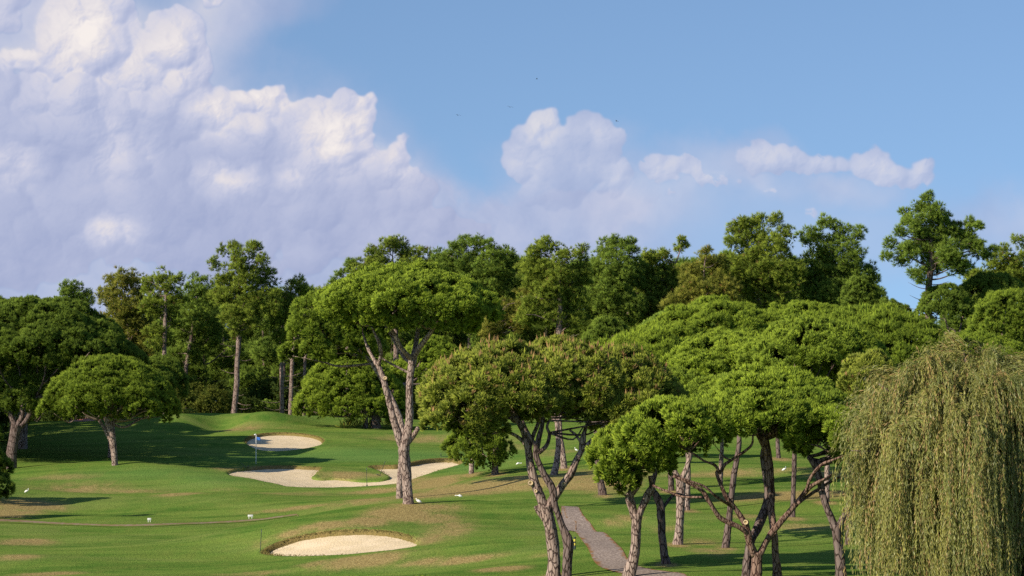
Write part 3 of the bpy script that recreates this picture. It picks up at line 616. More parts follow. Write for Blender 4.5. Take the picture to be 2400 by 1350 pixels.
tree('pruned forked pine with pale cut scars and wide olive crown, right of the front bunker', (1297,1352),
  [[(1297,1352,32),(1298,1320,29),(1296,1280,31),(1290,1240,30),(1284,1210,30),(1280,1185,32)],
   [(1278,1192,25),(1264,1160,22),(1252,1125,20),(1243,1090,19),(1238,1055,18),(1234,1030,18),(1222,1000,15),(1206,975,13),(1190,950,10)],
   [(1283,1195,26),(1300,1165,23),(1320,1135,19),(1338,1110,18),(1350,1082,15),(1364,1055,13),(1385,1035,12),(1405,1012,9),(1420,990,7)],
   [(1288,1235,15),(1275,1215,15),(1262,1195,15),(1257,1185,13)],
   [(1236,1045,12),(1215,1025,9),(1190,1012,8),(1165,1005,5)],[(1212,985,9),(1180,975,8),(1140,962,6),(1110,945,5)],
   [(1240,1050,12),(1250,1020,10,.3),(1262,990,8,.5),(1268,960,6)],[(1364,1055,13),(1366,1030,15),(1372,1005,9),(1380,985,7)],[(1364,1040,8),(1350,1020,6),(1335,1008,5)]],
  [(985,1330,818,985,40,0,.8),(1130,1440,820,1000,26,1.5),(1280,1500,860,1010,20,0.5),(985,1180,900,1040,14,-.6)], L_OLIVE, nb=24, seed=3, group=GROUPS['st'], candle=.07,
  cuts=[(1244,1132,11,-.17),(1256,1151,8,-.18),(1321,1134,8,-.16),(1241,1068,6,-.14)])
tree('dark limbed pine standing close behind the scarred forked pine', (1329,1353),
  [[(1329,1353,22),(1329,1320,22),(1332,1285,23),(1330,1262,24),(1318,1235,17),(1308,1205,15),(1300,1180,15),(1296,1150,17),(1280,1120,16),(1265,1090,15),(1256,1062,15),(1262,1030,13),(1270,1000,10),(1275,965,8)],
   [(1262,1062,12),(1280,1045,9),(1288,1020,8),(1282,1000,7),(1290,980,5)],[(1262,1058,12),(1250,1035,9),(1235,1010,8),(1225,985,6)],[(1332,1288,14),(1340,1276,12),(1338,1266,9)]],
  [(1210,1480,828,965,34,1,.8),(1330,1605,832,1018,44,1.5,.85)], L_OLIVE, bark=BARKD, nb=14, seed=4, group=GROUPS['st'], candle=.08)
tree('low pine with drooping dark green crown above two grey trunks left of the forked pine', (1160,1112),
  [[(1160,1112,16),(1161,1080,15),(1162,1050,14),(1155,1010,11),(1140,985,8)]],
  [(1040,1200,998,1088,22,0,.8),(1080,1170,1010,1108,10,-1)], L_STONE, nb=10, seed=5, group=GROUPS['st'])
tree('short grey trunked pine at the right end of the long bunker', (1105,1110),
  [[(1105,1110,12),(1106,1085,12),(1112,1050,11),(1120,1010,9),(1115,980,6)]],
  [(1040,1180,940,1020,16,1.5)], L_STONE, nb=8, seed=6, group=GROUPS['st'])
tree('leafy low pine with bright green crown left of the path, two pale trunks forking', (1478,1352),
  [[(1474,1352,29),(1484,1310,27),(1490,1270,24),(1492,1230,24),(1493,1205,26)],
   [(1488,1215,19),(1480,1185,21),(1476,1162,19),(1490,1142,17),(1499,1125,15),(1498,1100,10)],[(1495,1215,18),(1507,1185,17),(1518,1160,18),(1528,1140,14),(1524,1115,10)]],
  [(1385,1560,1010,1120,22,-.2,.8),(1410,1500,1040,1150,10,-.6),(1490,1640,980,1090,18,.3,.8)], L_BRIGHT, nb=12, seed=7, group=GROUPS['st'])
tree('dark bent trunk pine just right of the bright low pine beside the path', (1561,1322),
  [[(1561,1322,20),(1556,1290,19),(1551,1250,19),(1550,1215,19),(1548,1185,18),(1537,1160,16),(1528,1140,13),(1545,1090,10),(1570,1050,8)],
   [(1550,1195,8),(1580,1160,7,.5),(1610,1164,7,.7),(1650,1166,6,.9)]],
  [(1500,1700,960,1050,22,.5,.8)], L_BRIGHT, bark=BARKD, nb=10, seed=8, group=GROUPS['st'])
tree('straight grey pine forking high, first beyond the dark bent trunk', (1588,1276),
  [[(1588,1276,24),(1593,1230,20),(1595,1190,20),(1596,1150,21),(1594,1120,22)],[(1592,1125,12),(1578,1095,13),(1572,1065,11),(1565,1040,8)],[(1597,1125,13),(1610,1095,12),(1618,1065,11),(1622,1035,8)]],
  [(1430,1700,880,1010,26,1.5,.8)], L_STONE, nb=12, seed=9, group=GROUPS['st'])
tree('slim grey pine standing behind the straight forking pine', (1610,1196),
  [[(1610,1196,14),(1611,1150,14),(1613,1100,12),(1612,1060,10),(1605,1000,9)]],
  [(1540,1930,792,925,60,4,.9)], L_BRIGHT, nb=10, seed=10, group=GROUPS['st'])
tree('slim straight pine with a dirt ring at its foot in the striped shade', (1701,1284),
  [[(1701,1284,18),(1706,1240,16),(1712,1190,15),(1718,1130,14),(1726,1080,13),(1733,1030,12),(1730,970,9)]],
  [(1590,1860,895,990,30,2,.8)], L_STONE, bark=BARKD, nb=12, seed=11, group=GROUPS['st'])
tree('many limbed vase shaped pine with reddish crossing branches beside the willow', (1773,1358),
  [[(1773,1358,25.5),(1774,1320,23.8),(1773,1295,24.6)],
   [(1768,1302,18.7),(1755,1262,17.0,-.2),(1745,1225,15.3,-.3),(1722,1190,11.0,-.4),(1700,1160,9.3,-.6),(1680,1110,8.5,-.6),(1690,1105,7.6,-.6)],
   [(1760,1270,11.9),(1740,1240,11.9,-.4),(1690,1215,11.0,-.6),(1665,1180,10.2,-.8),(1645,1150,9.3,-.9),(1610,1130,8.5,-1),(1578,1114,9.3,-1)],
   [(1720,1190,7.6),(1680,1165,6.0,-.9),(1650,1140,6.0,-1.2),(1600,1122,4.2,-1.4)],[(1645,1165,5.1,-.8),(1600,1164,5.1,-.5),(1560,1150,5.1,-.3),(1530,1138,5.1,0)],
   [(1690,1105,8.5,-.6),(1700,1088,7.6,-.6),(1730,1068,6.8,-.7),(1760,1045,6.0,-.8),(1765,1020,4.2,-.9)],[(1715,1080,5.1,-.6),(1695,1070,4.2,-.5),(1690,1062,2.5,-.5)],
   [(1688,1110,6.8,-.6),(1675,1090,6.8,-.8),(1650,1080,5.1,-.9),(1620,1060,5.1,-1),(1600,1050,3.4,-1)],
   [(1780,1300,17.0),(1800,1262,14.4,.2),(1820,1235,14.4,.3),(1850,1200,13.6,.4),(1875,1170,12.8,.5),(1900,1140,11.0,.3),(1940,1120,7.6,0),(1975,1100,5.1,-.2)],
   [(1870,1180,7.6,.3),(1905,1155,7.6,.8),(1945,1130,6.8,1),(1985,1110,4.2,1.2)],[(1890,1150,8.5,.2),(1900,1120,7.6,-.2),(1925,1090,6.8,-.5),(1960,1075,5.1,-.6),(2000,1060,3.4,-.7)],
   [(1945,1060,4.2,-.6),(1915,1045,4.2,-.6),(1880,1040,3.4,-.6)]],
  [(1480,1720,955,1040,24,-.8,.7),(1640,1900,945,1030,26,-.2,.7),(1820,2040,975,1050,20,0,.7),(1440,1600,985,1060,12,-.9)], L_BRIGHT, bark=BARKR, nb=26, seed=12, group=GROUPS['st'], cuts=[(1748,1224,11,-.5)])
tree('dark curved trunk pine between the vase shaped pine and the slim trunks', (1749,1356),
  [[(1748,1356,20),(1752,1310,20),(1760,1270,20),(1785,1215,21,.6),(1800,1170,21,.8),(1796,1120,18,.8),(1790,1070,16,.8),(1795,1030,12,.6)]],
  [(1660,1965,882,985,42,2,.8)], L_BRIGHT, bark=BARKD, nb=16, seed=13, group=GROUPS['st'])
tree('pale footed pine with a reddish upper trunk rising behind the vase shaped pine', (1821,1353),
  [[(1822,1353,21),(1818,1300,16),(1814,1250,17),(1808,1200,18,.3),(1806,1150,18,.5),(1804,1100,19,.5),(1798,1060,20,.5),(1790,1020,20,.3)],[(1798,1065,14,.4),(1785,1035,12,.3),(1770,1010,8,.2)]],
  [(1740,1990,930,1010,24,1,.8)], L_STONE, bark=BARKR, nb=12, seed=14, group=GROUPS['st'])
tree('slim dark pine standing alone on the open turf right of the reddish trunk', (1856,1212),
  [[(1856,1212,15),(1859,1170,12),(1861,1110,11),(1862,1060,11),(1860,1000,9)]],
  [(1740,2080,760,900,44,3,.9)], L_STONE, bark=BARKD, nb=8, seed=15, group=GROUPS['st'], candle=.03)
tree('dark forked pine nearest the left edge of the willow', (1971,1353),
  [[(1972,1353,26),(1967,1300,24),(1963,1260,24),(1962,1230,26)],[(1958,1240,19),(1942,1200,17),(1930,1165,16),(1922,1130,16),(1912,1095,16),(1895,1070,12)],[(1966,1235,17),(1980,1205,14),(1993,1175,13),(2000,1140,11)]],
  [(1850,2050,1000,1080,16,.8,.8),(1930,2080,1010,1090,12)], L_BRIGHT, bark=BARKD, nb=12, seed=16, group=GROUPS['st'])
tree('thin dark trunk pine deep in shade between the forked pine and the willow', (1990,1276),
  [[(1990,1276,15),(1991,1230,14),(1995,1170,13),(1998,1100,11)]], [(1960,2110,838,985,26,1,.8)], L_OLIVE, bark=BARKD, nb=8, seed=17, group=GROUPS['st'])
tree('dark stump footed pine at the top of the path', (1411,1160),
  [[(1413,1160,19),(1407,1130,17),(1402,1090,15),(1400,1040,13),(1395,980,10)],[(1419,1160,4),(1419,1146,4),(1419,1143,3)]],
  [(1350,1660,790,915,44,4,.9)], L_BRIGHT, bark=BARKD, nb=10, seed=18, group=GROUPS['st'], candle=.07)
tree('grey pine in front of the leaning pair beyond the forked pine', (1298,1113),
  [[(1299,1113,16),(1305,1080,15),(1309,1040,13),(1305,990,10)]], [(1200,1420,880,960,22,3)], L_STONE, nb=8, seed=19, group=GROUPS['st'], candle=.05)
tree('grey pine behind the leaning pair, a shade farther up the slope', (1322,1098),
  [[(1322,1098,16),(1319,1060,13),(1314,1025,11),(1312,980,9)]], [(1230,1500,830,930,26,4)], L_STONE, nb=8, seed=20, group=GROUPS['st'])
tree('short shaded trunk just left of the straight forking pine', (1573,1150),
  [[(1573,1150,14),(1572,1110,14),(1570,1060,12),(1560,1000,9)]], [(1450,1700,770,890,40,4,.9)], L_BRIGHT, bark=BARKD, nb=8, seed=21, group=GROUPS['st'])
tree('slender far trunk behind the slim straight pine', (1689,1136),
  [[(1689,1136,10),(1690,1090,10),(1692,1040,9),(1690,980,7)]], [(1470,1870,714,860,70,3,.9)], L_BRIGHT, nb=8, seed=22, group=GROUPS['st'])
tree('small far trunk right of centre under the bright crowns', (1825,1074),
  [[(1825,1074,11),(1823,1045,10),(1822,1000,9)]], [(1690,2080,720,860,60,2,.9)], L_BRIGHT, bark=BARKD, nb=8, seed=23, group=GROUPS['st'])
tree('small grey footed pine behind the dark forked pine', (1936,1176),
  [[(1936,1176,15),(1938,1130,13),(1940,1080,12),(1945,1020,10)]], [(1860,2268,733,900,80,2,.9)], L_STONE, nb=10, seed=24, group=GROUPS['st'], candle=.09)
tree('grey trunk pine half hidden by the willow strands at its left edge', (2043,1312),
  [[(2043,1312,20),(2040,1260,18),(2042,1200,16),(2050,1120,13)]], [(2010,2220,960,1060,16,2)], L_STONE, nb=8, seed=25, group=GROUPS['st'])
tree('dense umbrella pine filling the right edge above the willow', (2340,1110),
  [[(2340,1110,26),(2338,1050,24),(2330,960,22),(2335,880,18)]], [(2262,2450,688,830,34,0,.8),(2150,2420,800,900,24,-2)], L_STONE, nb=8, seed=26, group=GROUPS['st'])
tree('darker umbrella pine with rounded crown under the tall lone pine', (2240,960,300),
  [[(2240,960,16),(2242,880,15),(2245,800,12)]], [(2145,2290,672,765,24),(2230,2420,650,750,22,5)], L_DARK, nb=8, seed=27, group=GROUPS['st'])
tree('low bright umbrella pine right of the far bunker, crown behind the tall forked pine', (856,1003),
  [[(856,1003,13),(857,985,13),(855,950,12),(850,900,10)]], [(690,960,832,990,50,0,.7)], L_BRIGHT, nb=8, seed=28, group=GROUPS['st'])
tree('bright umbrella pine on a thick pale trunk behind the tall forked pine', (881,1004),
  [[(881,1004,24),(881,985,23),(890,950,18),(950,900,12)]], [(900,1120,795,960,40,4,.7)], L_BRIGHT, nb=8, seed=29, group=GROUPS['st'])
tree('round topped pine with a leaning pale trunk on the shaded left slope', (270,1090),
  [[(269,1090,14),(268,1065,15),(265,1045,16),(262,1020,17),(256,1000,18),(250,975,14)],[(262,1040,9),(252,1020,9),(242,1000,8),(232,985,6)]],
  [(100,415,840,990,70,0,.85),(240,420,900,1000,20,2)], L_STONE, nb=18, seed=30, group=GROUPS['st'])
tree('huge dark umbrella pine filling the left edge, many pale limbs below', (28,1098),
  [[(25,1098,26),(28,1060,26),(34,1020,26),(38,995,26)],[(38,1000,14),(50,980,12),(52,960,11),(50,930,8)],[(40,1005,14),(58,990,12),(72,965,11),(85,930,8)],[(36,1000,13),(25,975,11),(5,955,9),(-20,940,7)]],
  [(-150,325,706,880,90,1,.8),(-60,210,860,990,36,3)], L_DARK, bark=BARKD, nb=20, seed=31, group=GROUPS['st'])
tree('umbrella pine beyond the left edge shading the slope', (-330, 1095, 238), [[(-330, 1095, 24), (-330, 1000, 20), (-325, 900, 14)]], [(-560, -90, 760, 900, 40, 0, .8)], L_DARK, nb=8, seed=34)
tree('second umbrella pine beyond the left edge shading the slope', (-620, 1095, 244), [[(-620, 1095, 24), (-620, 1000, 20), (-615, 900, 14)]], [(-820, -400, 740, 900, 36, 0, .8)], L_DARK, nb=8, seed=35)
for lx, ld, ls, lr_ in ((-25, 243, 1.0, 20), (-95, 250, 1.0, 21), (55, 252, .95, 22), (262, 243, .75, 29), (30, 236, .8, 30), (-175, 257, 1.0, 24), (-30, 264, 1.0, 25), (-270, 246, 1.0, 26), (-380, 240, 1.0, 27), (-100, 232, .75, 28),(-130, 276, 1.05, 0), (-360, 270, .95, 1), (40, 286, 1.0, 2), (-240, 292, 1.1, 3), (-500, 286, 1.0, 4), (-80, 262, .8, 5), (-620, 268, 1.0, 6), (-10, 300, 1.1, 7), (-400, 302, 1.1, 8), (-230, 250, .85, 9), (-760, 250, 1.0, 10), (-150, 240, .7, 11), (-560, 300, 1.1, 12)):
    src = [o_ for o_ in bpy.data.objects if o_.get('label', '').startswith('umbrella pine beyond')][0]
    c_ = src.copy(); col.objects.link(c_); c_.location = tuple(map(float, place(lx, 950, ld))); c_.rotation_euler = (0, 0, lr_ * 1.3); c_.scale = (ls, ls, ls)
    c_['label'] = 'umbrella pine standing in the dark wood at the left edge behind the huge dark one'; c_['group'] = 'umbrella pines of the left wood'
    for ch in src.children: k_ = ch.copy(); col.objects.link(k_); k_.parent = c_
# two young pines off the left edge, whose shadows cross the fairway
for (bx, by, top, lab, sd) in ((-32,1216,985,'bushy young pine at the left edge beside the curved path',32),(-50,1176,1000,'bushy young pine at the left edge behind the nearer young pine',33)):
    b = ground(bx, by); hpx = by - top
    tree(lab, (bx, by), [[(bx, by, 8), (bx + 1, by - hpx * .5, 6), (bx, top + 25, 3)]],
      [(bx - 40, bx + 34, top, top + hpx * .3, 9, 0, 1), (bx - 75, bx + 55, top + hpx * .25, top + hpx * .6, 14, 0, 1), (bx - 90, bx + 66, top + hpx * .5, by - 30, 16, 0, 1)], L_DARK, nb=6, seed=sd, sub=.3)

# ---------------------------------------------------------------- the ridge of tall maritime pines
MAR = [
 ('small distant pine rising alone above the dark left crown', 420, (180, None), [(165,680,28),(195,705,24),(175,712,30),(150,690,14),(205,690,12)], L_MARG, [(178,800,8),(176,720,6),(172,690,3)]),
 ('yellowish pine top, leftmost of the ridge', 335, (300, None), [(290,655,30),(262,668,26),(325,675,32),(245,690,20),(280,710,42),(320,735,44),(295,780,46),(250,755,26),(350,780,32),(305,830,40),(340,850,35)], L_YEL, [(305,960,11),(306,850,10),(300,760,7),(292,680,3)]),
 ('green topped pine with a pale straight trunk right of the yellowish pine', 325, (385, None), [(385,655,28),(352,668,24),(415,660,20),(395,695,26),(358,720,32),(405,745,26),(370,790,30),(420,700,18)], L_MAR, [(385,985,12),(385,870,11),(386,790,10),(388,720,7),(388,670,3)]),
 ('mid height pine between the pale straight trunk and the tallest left pine', 345, (462, None), [(465,668,28),(440,700,34),(490,695,34),(460,745,44),(425,770,30),(490,780,36),(450,820,40),(400,850,36),(430,900,30)], L_MARG, [(432,985,11),(434,880,10),(450,780,8),(462,690,3)]),
 ('tallest pine of the left ridge with a flat wind bent top and leaning trunk', 318, (548, 991), [(520,588,16),(548,580,20),(590,590,22),(600,578,13),(505,620,18),(560,610,28),(610,615,20),(575,640,34),(535,655,36),(620,650,32),(520,695,32),(570,700,46),(625,690,34),(545,745,30),(600,740,36),(560,780,22),(640,720,22)], L_MAR, [(545,991,15),(549,960,14),(555,900,13),(556,850,12),(560,790,12),(558,740,11),(562,680,7),(556,600,3)]),
 ('pine with a slim dark red trunk left of the broad umbrella crown', 322, (661, 983), [(700,672,26),(676,690,24),(722,690,20),(690,725,36),(655,745,30),(706,765,34),(660,790,24)], L_MAR, [(661,985,11),(661,930,10),(660,850,10),(660,800,9),(668,740,6),(690,690,3)]),
 ('slim grey trunk beside the dark red one at the top of the far bunker', 328, (680, 984), [(690,790,26),(720,770,24),(680,830,20)], L_MARG, [(680,986,11),(682,930,10),(685,850,9),(690,790,4)]),
 ('thin trunk pine half hidden by the broad umbrella crown', 336, (713, 990), [(730,740,30),(750,700,26),(770,680,18)], L_MAR, [(712,992,9),(713,900,8),(718,820,7),(735,740,4)]),
 ('pine top poking out left of the broad crowned ridge pine', 350, (800, None), [(795,642,14),(778,662,12),(825,620,18),(830,650,34),(790,700,34),(850,700,40)], L_MARG, [(815,960,12),(815,800,10),(820,700,6),(826,640,3)]),
 ('broad ridge pine directly above the tall forked umbrella pine', 345, (925, None), [(885,598,28),(912,575,22),(935,578,22),(960,605,30),(998,592,15),(860,630,30),(900,645,40),(955,650,44),(1000,640,34),(930,700,50),(870,700,40)], L_MAR, [(928,960,14),(928,800,12),(926,700,8),(920,600,3)]),
 ('rounded green ridge pine, centre of the skyline', 338, (1105, None), [(1070,582,24),(1092,568,18),(1120,572,22),(1150,590,26),(1040,608,28),(1185,608,26),(1090,630,48),(1150,640,48),(1030,660,34),(1110,700,56),(1190,690,46),(1060,730,46),(1140,770,46)], L_MARG, [(1102,970,12),(1101,830,11),(1102,700,9),(1100,600,3)]),
 ('ridge pine with a thick pale trunk above the small white house', 330, (1310, None), [(1258,590,28),(1285,575,22),(1325,592,20),(1358,590,20),(1370,615,14),(1245,630,32),(1300,640,44),(1355,650,30),(1270,690,46),(1330,700,40),(1240,735,32),(1290,740,30),(1345,745,24)], L_MAR, [(1309,900,17),(1309,830,16),(1311,760,15),(1312,700,11),(1310,620,4)]),
 ('pine with a broken top and a reddish trunk left of the thick pale trunk', 334, (1164, None), [(1180,740,34),(1150,770,26),(1210,760,28),(1230,700,26)], L_YEL, [(1164,930,13),(1165,840,12),(1163,770,10),(1175,730,4)]),
 ('twin topped ridge pine right of the thick pale trunk', 345, (1440, None), [(1418,588,26),(1445,572,20),(1472,578,24),(1400,640,32),(1440,640,46),(1485,640,36),(1425,700,50),(1470,720,40),(1390,710,30)], L_MARG, [(1438,960,13),(1438,800,12),(1440,700,8),(1445,600,3)]),
 ('sparse ridge pine with bare twigs poking above its top', 350, (1555, None), [(1530,610,28),(1558,595,18),(1598,560,9),(1590,585,12),(1605,575,7),(1520,650,36),(1580,640,34),(1545,700,50),(1600,700,40),(1500,720,36),(1540,770,40)], L_MAR, [(1556,960,12),(1556,800,10),(1560,680,7),(1590,600,3),(1597,565,2)]),
 ('bushy yellow green pine below the sparse ridge pine', 318, (1640, None), [(1620,640,30),(1650,605,20),(1655,590,12),(1680,625,28),(1640,690,46),(1690,690,44),(1600,730,46),(1660,760,50),(1570,770,36)], L_YEL, [(1645,960,12),(1645,800,11),(1648,680,6),(1652,610,3)]),
 ('high rounded ridge pine, left of the twin right summit', 325, (1780, None), [(1712,540,14),(1740,530,26),(1775,515,20),(1815,518,20),(1840,540,16),(1765,560,38),(1820,575,38),(1715,570,20),(1780,630,54),(1720,640,46),(1840,640,44),(1790,700,54),(1740,720,44)], L_MAR, [(1778,960,16),(1778,800,14),(1780,680,10),(1778,560,4)]),
 ('high ridge pine, right of the twin right summit, dark side to the right', 330, (1950, None), [(1925,520,18),(1950,525,20),(1898,555,26),(1975,548,26),(2012,548,20),(1930,590,42),(1990,600,36),(2035,630,18),(1955,650,48),(1895,650,46),(2000,660,36),(2045,650,12),(1930,710,50)], L_MARG, [(1948,960,15),(1948,800,13),(1950,680,9),(1948,560,4)]),
 ('tall lone pine with open crown against the sky at the right', 300, (2182, None), [(2176,464,14),(2162,490,19),(2192,498,19),(2120,500,12),(2122,518,12),(2150,530,26),(2205,530,28),(2180,570,32),(2110,545,14),(2235,540,18),(2275,525,14),(2292,530,10),(2260,560,26),(2085,572,14),(2128,590,24),(2230,595,30),(2288,580,20),(2078,600,10),(2110,615,14),(2180,620,24),(2150,640,16),(2250,625,22),(2310,600,14),(2330,585,8),(2160,660,8)], L_MARG, [(2176,960,20),(2176,720,17),(2177,668,15),(2183,620,14),(2182,560,9),(2178,480,3)]),
 ('pine with sparse bright top at the right edge of the photo', 312, (2375, None), [(2388,570,18),(2350,592,20),(2330,620,28),(2370,615,32),(2380,650,40),(2320,670,36),(2280,650,26),(2405,600,24),(2300,655,26),(2350,665,36),(2400,660,36)], L_MAR, [(2378,960,14),(2376,700,12),(2384,600,4)]),
]
for k, (lab, d, base, blobs_, mat, tr_) in enumerate(MAR):
    b = (base[0], 950, d) if base[1] is None else (base[0], base[1], d)
    q = place(*b); pyb = 950 + (CZ - q[2]) * F / q[1]
    tr_ = [(tr_[0][0], pyb, tr_[0][2])] + [p for p in tr_[0 if base[1] is None else 1:] if p[1] < pyb - 5]
    tree(lab, b, [tr_], blobs_, mat, bark=BARKD if d == 300 else BARKF, style='mar', nb=9, seed=50 + k, group=GROUPS['mt'], pom=.44 if d < 400 else .5, fat=1.35 if d == 300 else 1.22 if 830 < base[0] < 2000 else 1.12)
# dark round topped pines lower in the ridge
for k, (lab, d, c, mt_) in enumerate([('round dark pine behind the small white house', 300, [(1358,1492,748,850,20),(1400,1500,800,880,10)], L_DARK),
   ('dark dense pine below the twin right summit', 315, [(1965,2066,652,760,16),(2030,2116,700,770,12),(1960,2150,715,800,18)], L_DARK),
   ('dark dense umbrella pine behind the bright crowns, right of the path', 290, [(1480,1700,735,850,30)], L_MARG)]):
    x = (c[0][0] + c[0][1]) / 2; q = place(x, 950, d); pyb = 950 + (CZ - q[2]) * F / q[1]
    tree(lab, (x, 950, d), [[(x, pyb, 14), (x, 900, 12), (x, c[0][2] + 60, 9)]], c, mt_, bark=BARKD, nb=6, seed=90 + k)

# ---------------------------------------------------------------- forest behind: copies of two full pines and one bush
def copy_tree(src, loc, rz, sc):
    c = src.copy(); col.objects.link(c); c.location = tuple(map(float, loc)); c.rotation_euler = (0, 0, rz); c.scale = (sc, sc, sc * 1.0)
    for ch in src.children:
        k = ch.copy(); col.objects.link(k); k.parent = c
    return c
FG = 'pines massed in the shade of the far wood'; BG_ = 'bushes growing under the far pines'
def full_pine(seed, px, d):
    rg = np.random.default_rng(seed); q = place(px, 950, d); s = F / d; pyb = 950 + (CZ - q[2]) * s
    bl = [(px + rg.normal() * 42 * (1 - t_) ** .3, pyb - s * (5.8 + 9 * t_), (1 - .6 * t_) * 2.0 * s) for t_ in np.linspace(0, 1, 13)]
    return tree('tall shaded pine massed among others in the far wood', (px, 950, d), [[(px, pyb, .5 * s), (px + 4, pyb - 6 * s, .42 * s), (px, pyb - 14 * s, .12 * s)]], bl, L_MARG, bark=BARKF, style='mar', nb=5, seed=seed, group=FG, pom=.7)
protos = [full_pine(200, 470, 372), full_pine(201, 760, 380)]
def bush(label, b, rx, rz, mat, seed, group=None, name='bush', cat='bush', L_=.26, W_=.11, dens=7):
    rg = np.random.default_rng(seed); root = empty(name, b); tag(root, label, cat, group)
    lobes = [(b[0] + rg.normal() * rx * .42, b[1] + rg.normal() * rx * .42, b[2] + rz * rg.uniform(.25, .75), rx * rg.uniform(.35, .6), rx * rg.uniform(.35, .6), rz * rg.uniform(.28, .42)) for _ in range(9)]
    C = stone_crown(lobes, dens, L_, W_, 4, rg, sub=.35, upb=.1, cut=-.8, quad=True, spread=1.0)
    Wd = Wood()
    for l in lobes[:6]: Wd.tube([b - [0, 0, .3], (b + np.array(l[:3])) / 2, l[:3]], [.08, .05, .02], 6, .05, 4, rg)
    Wd.build('stem', BARKD, root, b); C.build('foliage', mat, root, b); return root
bq = place(700, 950, 352); bp_ = bush('evergreen bush under the far pines, its leaves darkened to stand for forest shade', bq, 2.6, 3.4, L_UNDER, 300, BG_)
rr = np.random.default_rng(77)
for row, (d, step, sc0) in enumerate(((366, 72, .95), (388, 64, 1.0), (412, 58, 1.05))):
    px = -60 + row * 20
    while px < 2460:
        if not (row == 0 and (2080 < px < 2230)) and not 2060 < px < 2180:
            top = np.interp(px, [0, 150, 400, 800, 1000, 1600, 1750, 2000, 2060, 2200, 2270, 2400], [790, 770, 690, 675, 605, 605, 590, 620, 720, 745, 650, 620])
            q = place(px + rr.uniform(-15, 15), 950, d + rr.uniform(-8, 8)); s = F / q[1]; pyb = 950 + (CZ - q[2]) * s
            sc = (pyb - top) / s / 15.6 * rr.uniform(.94, 1.03)
            copy_tree(protos[int(rr.integers(2))], q, rr.uniform(0, 6.28), sc)
        px += step * rr.uniform(.8, 1.2)
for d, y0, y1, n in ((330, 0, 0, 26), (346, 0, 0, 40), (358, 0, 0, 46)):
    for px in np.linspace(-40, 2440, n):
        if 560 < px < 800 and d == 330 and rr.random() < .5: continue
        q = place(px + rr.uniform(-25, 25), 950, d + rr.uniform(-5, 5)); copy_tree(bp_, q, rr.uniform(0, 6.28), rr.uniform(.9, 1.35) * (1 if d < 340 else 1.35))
bush('round yellow green bush in a sunlit gap of the far wood', place(492, 988, 322), 3.0, 4.6, L_BUSH, 301)
bush('small bright leafed bush between the far trunks above the far bunker', place(622, 985, 330), 1.5, 2.9, L_MARG, 302)
bush('reddish leaved bush above the shaded hump', place(452, 985, 312), 1.0, .9, L_YEL, 303)
bush('green bush filling the foot of the bright low pine', place(770, 1000, 308), 2.4, 3.2, L_STONE, 304)

# ---------------------------------------------------------------- weeping willow
WB = place(2298, 950, 88); sW = F / 88
wr = empty('willow_tree', WB); tag(wr, 'large weeping willow with hanging olive yellow strands filling the lower right corner', 'willow tree')
rg = np.random.default_rng(5); Wd = Wood()
wt = at(2240, 880, 90)
Wd.tube([WB - [0, 0, .5], WB, WB + [.1, .2, 2.0], WB + [0, 0, 3.4]], [.5, .42, .34, .3], 12, .06, 6, rg)
C = Crown(); nb_ = 0
SV, SF, sn = [], [], 0
def strand(path, rg, leafL=.17, every=.042, w=.021, clump=.5, nrm=None):
    seg = np.linalg.norm(np.diff(path, axis=0), axis=1); L_ = seg.sum(); m = max(4, int(L_ / every))
    cum = np.concatenate([[0], np.cumsum(seg)]); t_ = np.sort(rg.uniform(0, L_, m)); P = np.stack([np.interp(t_, cum, path[:, k]) for k in range(3)], 1)
    T = unit(np.stack([np.interp(t_, cum, np.gradient(path[:, k])) for k in range(3)], 1))
    C.add(P, unit(T + [0, 0, -.30] + rg.normal(size=P.shape) * .22), 1, leafL, w, .12, rg, np.full(m, clump), np.tile(nrm, (m, 1)) if nrm is not None else T, True)
    C.at['rnd'][-1][:] = np.clip(rg.random() + np.repeat(rg.normal(size=m) * .12, 4), 0, 1)
cx, cy, cz = WB[0], WB[1], WB[2]; zr = at(2240, 832, 88)[2] - cz
RX = 284 / sW
mains = []
NBU = 400
